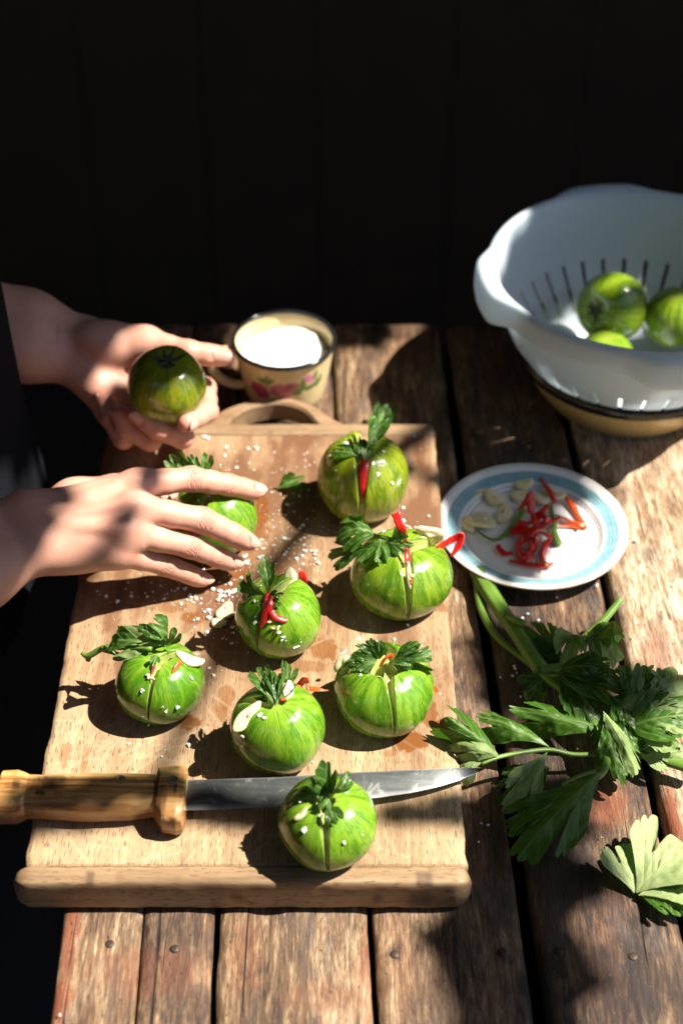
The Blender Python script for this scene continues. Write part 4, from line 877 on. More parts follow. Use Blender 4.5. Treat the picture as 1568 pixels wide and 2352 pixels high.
# ------------------------------------------------------------------ plate
pc = np.array([.1556, .9490, 0.0])
def plate_mat():
    m = M('striped_white_china'); v = m.coord(); xy = m.n('SeparateXYZ', {0: v})
    r = m.math('SQRT', m.math('ADD', m.math('MULTIPLY', xy.outputs[0], xy.outputs[0]), m.math('MULTIPLY', xy.outputs[1], xy.outputs[1])))
    r = m.math('DIVIDE', m.math('ADD', r, m.math('MULTIPLY', m.math('SUBTRACT', m.noise(v, 60, 2), .5), .0009)), .0777)
    W, B, D_, G = (.80, .80, .79), (.14, .38, .45), (.075, .25, .32), (.36, .35, .33)
    st = [(0, W), (.688, G), (.700, W), (.725, G), (.735, W), (.772, B), (.800, D_), (.812, B), (.832, D_), (.846, B), (.868, D_), (.880, B), (.898, W), (.962, G), (.974, W), (.988, (.33, .24, .17)), (.999, (.42, .33, .25))]
    rm = m.n('ValToRGB', {0: r}); rm.color_ramp.interpolation = 'CONSTANT'; e = rm.color_ramp.elements
    while len(e) < len(st): e.new(.5)
    for k, (p_, c_) in enumerate(st): e[k].position = p_; e[k].color = (*c_, 1)
    wash = m.mix(m.math('MULTIPLY', m.noise(v, 150, 4), .35), rm.outputs[0], W)
    m.p(Base_Color=wash, Roughness=.16, Coat_Weight=.5, Coat_Roughness=.04); return m.m
prof = [(.001, .0040), (.040, .0040), (.043, .001), (.046, .001), (.048, .0045), (.062, .0075), (.074, .0125), (.0772, .0152), (.0777, .0164), (.0768, .0170), (.072, .0150), (.064, .0122), (.058, .0102), (.055, .0078), (.050, .0068), (.001, .0065)]
pp = curve([(a, b, 0) for a, b in prof], 90)[:, :2]; pp[:, 0] = np.maximum(pp[:, 0], .0008)
V, f = lathe(pp, 128, pc)
tag(mk('plate', V, f, plate_mat(), loc=pc), 'small white plate with a blue banded rim holding garlic and chilli', 'plate')
def onp(x, y, h=.0): return P(x, y, .0075 + h)
PG = 'garlic slices on the plate'
for i, (x, y, ax, ay, ln, wd, lab) in enumerate([(1098, 1126, .8, -.5, .0165, .0135, 'furthest left garlic slice on the plate'), (1137, 1144, 1, -.6, .019, .013, 'garlic slice touching the furthest left one on the plate'), (1108, 1196, .5, -1, .027, .0215, 'largest round garlic slice on the plate'), (1156, 1180, .3, 1, .022, .013, 'garlic slice tilted against the largest round one'), (1076, 1206, .2, -1, .016, .010, 'small garlic slice behind the left of the largest one'), (1205, 1112, 1, .5, .017, .011, 'pointed garlic slice at the back edge of the plate'), (1196, 1138, 1, .3, .018, .012, 'garlic slice below the pointed one near the chilli'), (1246, 1145, .6, .3, .018, .014, 'garlic slice behind the chilli heap'), (1275, 1135, .5, -.3, .019, .012, 'garlic slice beside the long red chilli strip at the back')]):
    q = onp(x, y, .0015 + .0012 * (i % 3)); garlic(lab, q, norm(UP + rng.normal(size=3) * .22), (ax, ay, 0), ln, wd, .0028, 120 + i, group=PG)
PC = 'chilli pieces on the plate'
def pch(label, pts, rad, mat='chilli', **kw): return chilli(label, [onp(*q) for q in pts], rad, mat, group=PC, **kw)
pch('long red chilli strip at the back of the plate', [(1242, 1097, .004), (1256, 1118, .006), (1268, 1137, .005), (1274, 1156, .004)], [.0016, .0030, .0034, .0022], flat=.5)
pch('sunlit orange chilli strip bent down the right of the plate', [(1292, 1134, .005), (1312, 1158, .003), (1326, 1182, .002), (1346, 1214, .001)], [.0022, .0030, .0026, .0018], 'chilli_orange')
pch('forked sunlit chilli strip ending at the right of the heap', [(1275, 1182, .004), (1300, 1192, .003), (1326, 1203, .002), (1348, 1212, .002)], [.0014, .0022, .0030, .0020], 'chilli_orange')
pch('second prong of the forked chilli strip', [(1282, 1206, .002), (1306, 1207, .002), (1330, 1212, .001)], [.0010, .0016, .0020], 'chilli_orange')
pch('upright wedge of red chilli at the top of the heap', [(1190, 1172, .003), (1206, 1150, .009), (1215, 1134, .014), (1219, 1150, .010), (1217, 1178, .004)], [.0030, .0044, .0030, .0034, .0030], flat=.5)
pch('red chilli strip pointing right from the heap', [(1215, 1210, .005), (1245, 1203, .007), (1284, 1190, .005)], [.0030, .0034, .0016])
pch('red chilli strip slanting up through the heap', [(1218, 1206, .006), (1240, 1180, .009), (1258, 1160, .009)], [.0034, .0036, .0018])
pch('red chilli piece lying across the left of the heap', [(1172, 1224, .003), (1198, 1216, .006), (1226, 1206, .008)], [.0036, .0044, .0036], flat=.5)
pch('red chilli ring with seeds at the front of the plate', [(1190, 1268, .003), (1192, 1248, .003), (1208, 1226, .003), (1226, 1224, .003), (1230, 1244, .003), (1218, 1268, .003), (1200, 1282, .003), (1190, 1268, .003)], [.0030, .0034, .0034, .0034, .0034, .003, .003, .003], flat=.8, m=48)
pch('small bent red chilli bit left of the ring', [(1142, 1252, .002), (1150, 1266, .002), (1160, 1272, .002), (1178, 1270, .002)], [.0018, .0024, .0022, .0016])
pch('long red chilli strip along the front edge of the plate', [(1168, 1288, .001), (1195, 1294, .002), (1225, 1298, .002), (1250, 1300, .002)], [.0012, .0022, .0026, .0026])
pch('curled red chilli piece at the front right of the heap', [(1262, 1240, .003), (1248, 1262, .003), (1246, 1284, .003), (1258, 1298, .003), (1268, 1292, .004)], [.0018, .0030, .0032, .0030, .0018], flat=.6)
pch('short red chilli strip under the middle of the heap', [(1205, 1236, .004), (1222, 1218, .009), (1232, 1198, .010)], [.0030, .0038, .0026], flat=.6)
for (x_, y_, a_, l_, h_) in [(1212, 1222, .4, 40, .006), (1236, 1214, -.7, 44, .010), (1224, 1190, 1.2, 38, .011), (1250, 1228, .1, 36, .005), (1200, 1204, -.3, 40, .008), (1216, 1250, .9, 34, .006), (1244, 1186, .5, 42, .009), (1206, 1278, -.2, 36, .004)]:
    c_, s_ = math.cos(a_) * l_ / 2, math.sin(a_) * l_ / 2
    pch('thin red chilli shred lying in the heap on the plate', [(x_ - c_, y_ - s_ * .7, h_), (x_ - c_ * .2, y_ - s_ * .2 - 4, h_ + .003), (x_ + c_ * .5, y_ + s_ * .4 + 3, h_ + .002), (x_ + c_, y_ + s_ * .7, h_ - .001)], [.0010, .0022, .0024, .0012])['group'] = 'thin chilli shreds heaped on the plate'
g1 = chilli('thin green chilli stalk curving round the garlic on the plate', [onp(1200, 1172, .004), onp(1186, 1196, .004), onp(1162, 1226, .003), onp(1138, 1240, .003), onp(1112, 1232, .003), onp(1092, 1216, .003)], [.0030, .0024, .0018, .0013, .0009, .0006], 'stalk', flat=1, group='green chilli stalks')
g2 = chilli('straight green chilli stalk right of the chilli heap', [onp(1262, 1162, .004), onp(1270, 1196, .004), onp(1274, 1226, .004), onp(1282, 1250, .003)], [.0020, .0021, .0022, .0034], 'stalk', flat=1, group='green chilli stalks')
seeds([onp(*q) for q in [(1228, 1198, .010), (1218, 1208, .011), (1235, 1212, .010), (1206, 1262, .002), (1209, 1252, .003), (1222, 1290, .002), (1254, 1296, .007), (1232, 1236, .008), (1240, 1222, .002), (1335, 1206, .006), (1204, 1270, .002), (1260, 1218, .001)]], 'pale chilli seeds among the red chilli on the plate')

# ------------------------------------------------------------------ colander in its enamel bowl
cc = np.array([.261, 1.156, 0.0])
bowl = thing('enamel_bowl', cc, 'cream yellow enamel bowl with a black rim standing under the colander', 'bowl')
MAT['cream'] = plain('cream_yellow_enamel', (.60, .47, .22), .25, .12, 30, Coat_Weight=.3)
V, f = lathe(curve([(.0008, .001, 0), (.066, .0005, 0), (.075, .003, 0), (.087, .018, 0), (.0945, .032, 0), (.0975, .0425, 0), (.0965, .0425, 0), (.0930, .032, 0), (.085, .018, 0), (.072, .006, 0), (.0008, .003, 0)], 80)[:, :2], 128, cc)
mk('body', V, f, MAT['cream'], bowl)
rp = [(.0985 + .0034 * math.cos(a), .0445 + .0062 * math.sin(a)) for a in np.arange(14) * math.pi / 7]
V, f = lathe(rp + [rp[0]], 128, cc); mk('rim', V, f, MAT['black'], bowl)
NS = 34; cols = []
for k in range(NS):
    b = k * 360.0 / NS + 2.0
    cols += [b - 5.2, b - 3.4, b - 1.8, b - .95, b + .95, b + 1.8, b + 3.4]
cols = np.radians(np.array(cols)); zr = np.concatenate([np.linspace(.0325, .0705, 15), np.linspace(.076, .125, 9)])
rz = np.interp(zr, [.0325, .045, .0675, .088, .125], [.0865, .0945, .1100, .1190, .1265])
prof = [(.0006, .0100), (.03, .0100), (.055, .0105), (.070, .0135), (.078, .020), (.083, .0265)] + list(zip(rz, zr)) + [(.1274, .1298), (.1289, .1318), (.1312, .1322), (.1330, .1310), (.1338, .127), (.1340, .120), (.1338, .115), (.1330, .1115)]
prof = np.array(prof); nc, npf = len(cols), len(prof)
def lipf(a):
    o = np.zeros_like(a)
    for ctr, wdt in ((188, 17), (278, 17), (98, 17), (8, 17)):
        d = np.abs((np.degrees(a) - ctr + 180) % 360 - 180); o = np.maximum(o, sstep(wdt * 1.35, wdt * .55, d))
    return o
lp = lipf(cols); wt = np.clip((prof[:, 0] - .1268) / .005, 0, 1) * (prof[:, 1] > .105); low = np.clip((.132 - prof[:, 1]) / .021, 0, 1) * wt
rr = prof[None, :, 0] + .010 * lp[:, None] * wt[None]; zz = prof[None, :, 1] - .007 * lp[:, None] * low[None]
V = np.stack([cc[0] + np.cos(cols)[:, None] * rr, cc[1] + np.sin(cols)[:, None] * rr, zz + 0 * rr], -1).reshape(-1, 3)
fc = grid_faces(nc, npf, cu=True); ci = np.repeat(np.arange(nc), npf - 1); pi_ = np.tile(np.arange(npf - 1), nc)
slot = (ci % 7 == 3) & (pi_ >= 6) & (pi_ < 20)
col_o = mk('colander', V, fc[~slot][:, ::-1], MAT['plastic'], loc=cc)
tag(col_o, 'large white plastic colander with long slots holding green tomatoes', 'colander')
sm = col_o.modifiers.new('shell', 'SOLIDIFY'); sm.thickness = .0022; sm.offset = 0
CG = 'tomatoes in the colander'
pt = norm(P(1359, 712, .085) - P(1404, 705, .066))
c1, p1, r1 = tomato('green tomato in the colander turned with its dark stem scar to the left', 1404, 706, 81, z=.066, sq=.95, seed=13, yellow=.35, tone=.02, group=CG, pole=norm(np.array([-.62, -.62, .35])))
stem_scar(c1, p1, norm(np.array([-.62, -.62, .35])), r1 * .97)
tomato('green tomato at the right of the colander half hidden by the rim', 1546, 728, 70, z=.056, sq=.95, seed=14, yellow=.4, tone=.04, group=CG)
tomato('green tomato lowest in the colander just showing over the front rim', 1388, 826, 68, z=.042, sq=.95, seed=15, yellow=.3, tone=.03, group=CG)

# ------------------------------------------------------------------ bunch of celery
cel = thing('celery_bunch', P(1245, 1540, 0), 'celery stalk with many leaves lying on the table right of the board', 'celery')
def ds(pts, rad, mat='stalk', **kw): stalk(cel, [P(*q) for q in pts], rad, m=30, n=12, mat=mat, **kw)
# main stalk with ribs
pr = np.array([(math.cos(a) * (1 + .05 * math.cos(7 * a)), math.sin(a) * .82 * (1 + .05 * math.cos(7 * a))) for a in np.arange(28) * 2 * math.pi / 28])
V, f = tube([P(1096, 1312, .0085), P(1130, 1372, .012), P(1188, 1458, .016), P(1246, 1546, .018)], [.0068, .0066, .0060, .0062], m=34, prof=pr); mk('stalk', V, f, MAT['stalk'], cel)
ds([(1094, 1330, .006), (1106, 1400, .007), (1140, 1462, .008), (1195, 1508, .010), (1244, 1546, .016)], [.0034, .0034, .0030, .0026, .003])
ds([(1166, 1416, .019), (1186, 1426, .022), (1204, 1433, .023)], [.0030, .0034, .0034])
ds([(1242, 1538, .022), (1320, 1530, .026), (1400, 1528, .028)], [.0036, .0030, .0024])
ds([(1246, 1546, .018), (1300, 1590, .022), (1350, 1640, .022), (1390, 1720, .020), (1385, 1770, .024), (1352, 1796, .025)], [.0046, .004, .0034, .003, .0028, .0022])
ds([(1425, 1376, .034), (1384, 1426, .026), (1340, 1468, .018), (1300, 1520, .015)], [.0026, .0030, .0034, .003])
ds([(1104, 1755, .030), (1144, 1739, .030), (1200, 1728, .026), (1262, 1722, .022), (1320, 1733, .018), (1400, 1730, .016)], [.0013, .0016, .0017, .0018, .0018, .0018], mat='stalk')
ds([(1360, 1700, .012), (1480, 1732, .012), (1600, 1768, .014)], [.0036, .0042, .0046])
ds([(1288, 1803, .020), (1330, 1782, .022), (1384, 1766, .022)], [.0012, .0014, .0016])
u0 = (0, -.25, 1)
LV = [  # base, tip, width, material, options
 ((1300, 1532, .008), (1192, 1440, .014), .040, 'leaf', dict(lobes=5, arch=.12)),
 ((1290, 1520, .010), (1205, 1500, .008), .034, 'leaf_dark', dict(lobes=3)),
 ((1345, 1452, .022), (1424, 1528, .020), .034, 'leaf_pale', dict(lobes=3, arch=.30, cup=.5, crumple=.09)),
 ((1340, 1462, .020), (1290, 1548, .020), .032, 'leaf_pale', dict(lobes=3, arch=.32, cup=.5, crumple=.10)),
 ((1350, 1456, .024), (1432, 1476, .030), .028, 'leaf', dict(lobes=3, arch=.45, cup=-.4, crumple=.08)),
 ((1330, 1470, .020), (1368, 1540, .028), .030, 'leaf', dict(lobes=3, arch=.35, cup=.6)),
 ((1258, 1552, .024), (1436, 1592, .032), .052, 'leaf_dark', dict(lobes=5, arch=.10, crumple=.08)),
 ((1280, 1556, .022), (1386, 1668, .022), .050, 'leaf_dark', dict(lobes=5, arch=.12, crumple=.08)),
 ((1262, 1556, .018), (1200, 1602, .008), .030, 'leaf_dark', dict(lobes=3)),
 ((1270, 1545, .024), (1400, 1540, .036), .040, 'leaf_dark', dict(lobes=5, arch=.14, crumple=.07)),
 ((1346, 1612, .022), (1298, 1652, .014), .016, 'leaf', dict(lobes=3, teeth=2, depth=.5)),
 ((1400, 1600, .032), (1460, 1650, .026), .044, 'leaf_dark', dict(lobes=5, crumple=.08)),
 ((1382, 1630, .040), (1462, 1780, .020), .026, 'leaf_pale', dict(lobes=3, arch=.06, cup=-.4, depth=.3, spread=.6)),
 ((1384, 1636, .034), (1420, 1806, .014), .030, 'leaf', dict(lobes=3, cup=-.3, spread=.6)),
 ((1386, 1664, .030), (1374, 1722, .018), .016, 'leaf_dark', dict(lobes=3)),
 ((1264, 1718, .023), (1086, 1640, .030), .027, 'leaf', dict(lobes=3, arch=.10, cup=-.6, spread=.55, depth=.2)),
 ((1408, 1690, .020), (1168, 1622, .030), .029, 'leaf', dict(lobes=3, arch=.06, cup=-.6, spread=.5, depth=.2)),
 ((1146, 1736, .030), (1012, 1636, .052), .028, 'leaf', dict(lobes=3, arch=.12, cup=-.8, spread=.6, teeth=4)),
 ((1146, 1738, .031), (1030, 1706, .034), .031, 'leaf_pale', dict(lobes=3, arch=.30, cup=-.5, spread=.7, depth=.45)),
 ((1142, 1740, .028), (1024, 1756, .016), .026, 'leaf', dict(lobes=3, arch=.18, cup=-.6, spread=.7)),
 ((1108, 1752, .030), (1044, 1778, .022), .020, 'leaf_pale', dict(lobes=2, arch=.2, cup=-.4)),
 ((1258, 1724, .022), (1160, 1868, .012), .027, 'leaf_pale', dict(lobes=3, arch=.10, cup=.4, spread=.6, depth=.3)),
 ((1268, 1760, .010), (1142, 1850, .005), .048, 'leaf_dark', dict(lobes=5, depth=.4)),
 ((1386, 1768, .026), (1184, 1976, .012), .056, 'leaf', dict(lobes=3, arch=.08, cup=.12, spread=.62, depth=.42, crumple=.06)),
 ((1340, 1812, .022), (1160, 1908, .010), .030, 'leaf', dict(lobes=3, arch=.10, spread=.5, depth=.3)),
 ((1390, 1652, .024), (1580, 1555, .040), .056, 'leaf_pale', dict(lobes=3, arch=.12, crumple=.06, ridge=.04)),
 ((1510, 1650, .024), (1530, 1535, .045), .052, 'leaf_pale', dict(lobes=3, arch=.14, crumple=.06, ridge=.04)),
 ((1436, 1622, .030), (1486, 1532, .046), .030, 'leaf', dict(lobes=3, teeth=3, arch=.12)),
 ((1420, 1680, .022), (1600, 1640, .034), .050, 'leaf', dict(lobes=3, arch=.16, crumple=.07, ridge=.04)),
 ((1440, 1660, .024), (1600, 1705, .026), .046, 'leaf_pale', dict(lobes=3, arch=.2, crumple=.07, ridge=.04)),
 ((1400, 1630, .028), (1490, 1690, .022), .040, 'leaf_dark', dict(lobes=3, arch=.2, crumple=.07, ridge=.04)),
 ((1400, 1702, .020), (1530, 1698, .024), .026, 'leaf', dict(lobes=5, teeth=3, arch=.1)),
 ((1440, 1712, .018), (1570, 1740, .016), .030, 'leaf_pale', dict(lobes=3, arch=.15)),
 ((1450, 1600, .030), (1420, 1528, .040), .036, 'leaf_dark', dict(lobes=3, arch=.1)),
 ((1470, 1640, .030), (1568, 1600, .034), .040, 'leaf_pale', dict(lobes=3, arch=.2, crumple=.07, ridge=.04)),
]
for i, (b, t_, wd, m_, kw) in enumerate(LV):
    leaf(cel, P(*b), P(*t_), wd * (.84 if wd > .03 else .95), m_, up=norm(np.array([rng.normal() * .2, -.25 + rng.normal() * .2, 1])), seed=200 + i, na=120, nr=34, fold=float(rng.uniform(-.55, .25)), **kw)
lo = thing('loose_celery_leaf', P(1455, 2054, 0), 'pale celery leaf lying underside up on the planks below the bunch', 'celery leaf')
for i, (b, t_, wd, m_, kw) in enumerate([((1456, 2054, .003), (1440, 1936, .012), .042, 'leaf_under', dict(lobes=3, teeth=3, depth=.30, arch=.07, spread=.85, crumple=.05, ridge=.03)), ((1458, 2054, .004), (1580, 1930, .014), .060, 'leaf_under', dict(lobes=3, teeth=3, depth=.34, arch=.10, spread=.85, crumple=.05, ridge=.03)),
        ((1462, 2058, .004), (1610, 2030, .008), .040, 'leaf_under', dict(lobes=3, teeth=3, depth=.25, arch=.1, spread=.7, crumple=.05, ridge=.03)), ((1470, 2060, .003), (1590, 2098, .006), .030, 'leaf', dict(lobes=5, teeth=3, depth=.35, arch=.12, crumple=.08))]):
    leaf(lo, P(*b), P(*t_), wd, m_, seed=260 + i, na=130, nr=34, **kw)

# ------------------------------------------------------------------ the person: hands and forearms grown from a distance field
class Field:
    def __init__(self, lo, hi, h):
        self.lo, self.h = np.array(lo, float), h
        self.n = np.ceil((np.array(hi) - self.lo) / h).astype(int) + 1
    def empty(self): return np.full(self.n, 1.0, np.float32)
    def window(self, a, b):
        i0 = np.clip(np.floor((a - self.lo) / self.h).astype(int), 0, self.n - 1); i1 = np.clip(np.ceil((b - self.lo) / self.h).astype(int) + 1, 1, self.n)
        return tuple(slice(p, q) for p, q in zip(i0, i1))
    def pts(self, w):
        ax = [(self.lo[k] + self.h * np.arange(w[k].start, w[k].stop)).astype(np.float32) for k in range(3)]
        return np.stack(np.meshgrid(*ax, indexing='ij'), -1)
    def cone(self, F_, a, b, ra, rb, k):
        """blend a round-ended cone from a to b into the field F_"""
        a, b = np.array(a, float), np.array(b, float); m = max(ra, rb) + k + .004
        w = self.window(np.minimum(a, b) - m, np.maximum(a, b) + m); p = self.pts(w)
        ab = b - a; t = np.clip(((p - a.astype(np.float32)) @ ab.astype(np.float32)) / max(ab @ ab, 1e-12), 0, 1)
        d = np.linalg.norm(p - a.astype(np.float32) - t[..., None] * ab.astype(np.float32), axis=-1) - (ra + (rb - ra) * t)
        self.blend(F_, w, d, k)
    def ball(self, F_, c, axes, rad, k, sign=1):
        """blend an ellipsoid with given axes (3 unit vectors) and radii"""
        c = np.array(c, float); m = max(rad) + k + .003; w = self.window(c - m, c + m); p = self.pts(w) - c.astype(np.float32)
        q = np.stack([p @ np.array(e, np.float32) / r for e, r in zip(axes, rad)], -1); l = np.linalg.norm(q, axis=-1)
        d = (l - 1) * min(rad) * .8 + (l - 1) * .2 * max(rad) * .5
        if sign > 0: self.blend(F_, w, d, k)
        else:
            g = F_[w]; h = np.maximum(k - np.abs(g + d), 0) / k; F_[w] = np.maximum(g, -d) + h * h * k * .25
    def blend(self, F_, w, d, k):
        g = F_[w]; h = np.maximum(k - np.abs(g - d), 0) / k; F_[w] = np.minimum(g, d) - h * h * k * .25
    def mesh(self, f):
        """surface nets"""
        n = np.array(f.shape); s = f < 0
        c = [f[i:n[0] - 1 + i, j:n[1] - 1 + j, k:n[2] - 1 + k] for i in (0, 1) for j in (0, 1) for k in (0, 1)]
        cnt = sum((x < 0).astype(np.int8) for x in c); act = (cnt > 0) & (cnt < 8)
        idx = np.full(act.shape, -1, np.int64); cells = np.argwhere(act); idx[act] = np.arange(len(cells))
        vals = np.stack([x[act] for x in c], -1); off = np.array([(i, j, k) for i in (0, 1) for j in (0, 1) for k in (0, 1)], float)
        acc = np.zeros((len(cells), 3)); num = np.zeros(len(cells))
        for a in range(8):
            for b in range(a + 1, 8):
                if np.abs(off[a] - off[b]).sum() != 1: continue
                va, vb = vals[:, a], vals[:, b]; m = (va < 0) != (vb < 0); t = np.where(m, va / np.where(m, va - vb, 1), 0)
                acc += np.where(m[:, None], off[a] + t[:, None] * (off[b] - off[a]), 0); num += m
        V = self.lo + (cells + acc / num[:, None]) * self.h; Fc = []
        for ax in range(3):
            o1, o2 = [(1, 2), (2, 0), (0, 1)][ax]
            a = np.take(s, range(0, n[ax] - 1), ax); b = np.take(s, range(1, n[ax]), ax); e = np.argwhere(a != b)
            e = e[(e[:, o1] > 0) & (e[:, o2] > 0) & (e[:, o1] < n[o1] - 1) & (e[:, o2] < n[o2] - 1)]
            d1 = np.zeros(3, int); d1[o1] = 1; d2 = np.zeros(3, int); d2[o2] = 1
            g = lambda q: idx[q[:, 0], q[:, 1], q[:, 2]]
            q = np.stack([g(e), g(e - d1), g(e - d1 - d2), g(e - d2)], -1); fl = s[tuple(e.T)]
            q[~fl] = q[~fl][:, ::-1]; Fc.append(q)
        Fc = np.vstack(Fc); Fc = Fc[(Fc >= 0).all(1)]
        # relax a little
        A = np.vstack([Fc[:, [0, 1]], Fc[:, [1, 2]], Fc[:, [2, 3]], Fc[:, [3, 0]]])
        for _ in range(2):
            sm_ = np.zeros_like(V); dg = np.zeros(len(V)); np.add.at(sm_, A[:, 0], V[A[:, 1]]); np.add.at(sm_, A[:, 1], V[A[:, 0]]); np.add.at(dg, A[:, 0], 1); np.add.at(dg, A[:, 1], 1)
            V = V * .6 + .4 * sm_ / dg[:, None]
        return V, Fc

def build_hand(fingers, thumb, wrist, elbow, dorsal, lat, rads, cfg):
    """fingers: 4 chains MCP-PIP-DIP-tip, index first; thumb: CMC-MCP-IP-tip; returns mesh, attributes and nail frames"""
    allp = np.vstack([np.vstack(fingers), np.vstack([thumb]), [wrist, elbow]])
    fd = Field(allp.min(0) - .05, allp.max(0) + .05, .00125)
    palm = fd.empty(); ax = norm(np.mean([f[0] for f in fingers], axis=0) - wrist); fo = norm(wrist - elbow)
    # forearm and wrist: two bones side by side
    wl = norm(lat - fo * (lat @ fo))
    for s in (1, -1):
        fd.cone(palm, elbow + wl * s * .016, wrist - fo * .045 + wl * s * .0145, .0265, .021, .02)
        fd.cone(palm, wrist - fo * .045 + wl * s * .0145, wrist + wl * s * .0135, .0225, .0165, .02)
    carp = [wrist + wl * o + ax * .006 for o in (.016, .006, -.005, -.015)]
    for i, (f, c) in enumerate(zip(fingers, carp)):
        fd.cone(palm, c, f[0] - dorsal * .002, .0145 - .001 * (i == 3), .0108 - .0008 * i * .6, .013)
    for f, g in zip(fingers[:-1], fingers[1:]):                                     # flesh between the knuckles
        fd.cone(palm, (carp[1] + carp[2]) / 2, (f[0] + g[0]) / 2 - dorsal * .004 - ax * .004, .013, .0088, .010)
    side = norm(np.cross(dorsal, ax)); side = side if side @ lat > 0 else -side
    fd.ball(palm, wrist + ax * .036 - lat * .020 - dorsal * .008, (ax, side, dorsal), (.030, .0125, .0125), .012)        # heel of the little finger side
    fd.ball(palm, wrist + (thumb[1] - wrist) * .55 - dorsal * .006, (norm(thumb[1] - thumb[0]), np.cross(norm(thumb[1] - thumb[0]), dorsal), dorsal), (.028, .015, .015), .014)
    fd.cone(palm, wrist + lat * .012, thumb[0], .015, .0145, .012); fd.cone(palm, thumb[0], thumb[1], .0148, .0112, .012)
    fd.cone(palm, thumb[1], fingers[0][0] * .55 + thumb[1] * .45 - ax * .012, .009, .008, .016)                           # web of the thumb
    for f in fingers: fd.ball(palm, f[0] + dorsal * .0008, (ax, side, dorsal), (.0105, .0075, .0085), .010)
    if cfg.get('tendons'):
        for f in fingers: fd.cone(palm, wrist + ax * .018 + dorsal * .0125 + (f[0] - wrist - ax * ((f[0] - wrist) @ ax)) * .25, f[0] + dorsal * .0092 - ax * .004, .0016, .0026, .007)
        fd.cone(palm, wrist + ax * .020 + dorsal * .011 - lat * .012, wrist + ax * .060 + dorsal * .0105 - lat * .004, .0016, .0016, .005)
    dig = fd.empty(); nails = []; infos = []
    for i, f in enumerate(list(fingers) + [list(thumb)[1:]]):
        if i < 4:
            r0, r1, r2, r3 = rads[i]; m, p_, d_, t_ = f; segs = [(m, p_, r0, r1), (p_, d_, r1, r2), (d_, t_, r2, r3)]
        else:
            m, p_, t_ = f; r0, r1, r3 = rads[4]; d_ = p_; r2 = r1; segs = [(m, p_, r0, r1), (p_, t_, r1, r3)]
        g = fd.empty()
        for a, b, ra, rb in segs:
            mid = a * .5 + b * .5; rm = (ra + rb) / 2 * .955
            fd.cone(g, a, mid, ra, rm, .004); fd.cone(g, mid, b, rm, rb, .004)
        w = tuple(slice(0, x) for x in fd.n); fd.blend(dig, w, g, .0012)
        e = norm(t_ - d_); pv = p_ if i < 4 else m
        bend = d_ - (pv + t_) / 2; bend = bend - e * (bend @ e); hint = dorsal if i < 4 else cfg['thumb_up']
        hint = norm(hint - e * (hint @ e)); n = norm(norm(bend) * min(1.0, np.linalg.norm(bend) / .006) * cfg.get('bend', 1) + hint * cfg['hint']); n = norm(n - e * (n @ e))
        nails.append((t_, e, n, r3 * 1.0, i)); infos.append((m, p_, d_, t_, r1, r2))
        fd.ball(dig, t_ - n * .0028 - e * .005, (e, np.cross(n, e), n), (.008, r3 * .95, .0058), .004)      # fingertip pad
    w = tuple(slice(0, x) for x in fd.n); fd.blend(palm, w, dig, .0085)
    for (t_, e, n, r, i) in nails:                                                                          # groove round the nail
        L_ = .0115 if i != 4 else .014
        fd.ball(palm, t_ + n * (r + .0012) - e * .002, (e, np.cross(n, e), n), (L_ * .62, r * .82, .0022), .001, -1)
    V, Fc = fd.mesh(palm)
    red = np.zeros(len(V)); cr = np.zeros(len(V))
    for i, (m, p_, d_, t_, r1, r2) in enumerate(infos):
        for (j, q, prev, rad, ns_, amp) in ((p_, d_, m, r1, (-.0042, -.0022, 0, .0022, .0042), 1.0), (d_, t_, p_, r2, (-.0012, .0012), .8)):
            e = norm(q - prev); v = V - j; s_ = v @ e; near = np.linalg.norm(v, axis=1) < rad * 2.1
            up = (v @ dorsal) > -rad * .2
            c = sum(np.exp(-((s_ + .0004 * np.sin((v @ lat) * 1500) - o) / .00055) ** 2) for o in ns_) * near * up
            cr = np.maximum(cr, c * amp)
            red = np.maximum(red, .55 * np.exp(-(np.linalg.norm(v, axis=1) / (rad * 1.35)) ** 2))
        red = np.maximum(red, .7 * np.exp(-(np.linalg.norm(V - t_, axis=1) / .011) ** 2))
        red = np.maximum(red, .35 * np.exp(-(np.linalg.norm(V - m, axis=1) / .015) ** 2))
    return V, Fc, {'red': red, 'crease': np.clip(cr, 0, 1)}, nails

def nail_mesh(t_, e, n, r, i):
    L_, W_ = (.0118, .86) if i != 4 else (.0145, .9)
    b = np.cross(n, e); nu, nv = 13, 11; V = []
    for iu in range(nu):
        s = iu / (nu - 1); x = (s - .60) * L_ + .0012; hw = W_ * (1 - .28 * (abs(2 * s - 1) ** 3)) * min(1, (1.02 - s) * 7) ** .5 * min(1, (s + .05) * 7) ** .5
        for iv in range(nv):
            a = (iv / (nv - 1) * 2 - 1) * hw; rr_ = r * 1.0 + .0004 - .0014 * max(0, s - .55) - .0007 * (abs(2 * iv / (nv - 1) - 1) ** 4)
            V.append(t_ + e * (x + .0008 * (1 - abs(a))) + rr_ * (math.sin(a) * b * 1.0 + math.cos(a) * n))
    V = np.array(V); lo_ = V - n * .0009
    ring = [i * nv for i in range(nu)] + [(nu - 1) * nv + j for j in range(1, nv)] + [i * nv + nv - 1 for i in range(nu - 2, -1, -1)] + [j for j in range(nv - 2, 0, -1)]
    f = grid_faces(nu, nv).tolist(); n0 = len(V); f += [[ring[j], ring[(j + 1) % len(ring)], n0 + ring[(j + 1) % len(ring)], n0 + ring[j]] for j in range(len(ring))]
    return np.vstack([V, lo_]), f

def chain(lst, cut=.0045):
    p = [P(*q) for q in lst]; p[-1] = p[-1] - norm(p[-1] - p[-2]) * cut; return p
person = thing('person', (-.47, .98, -.755), 'person in dark clothes standing at the left with both hands over the board', 'person')
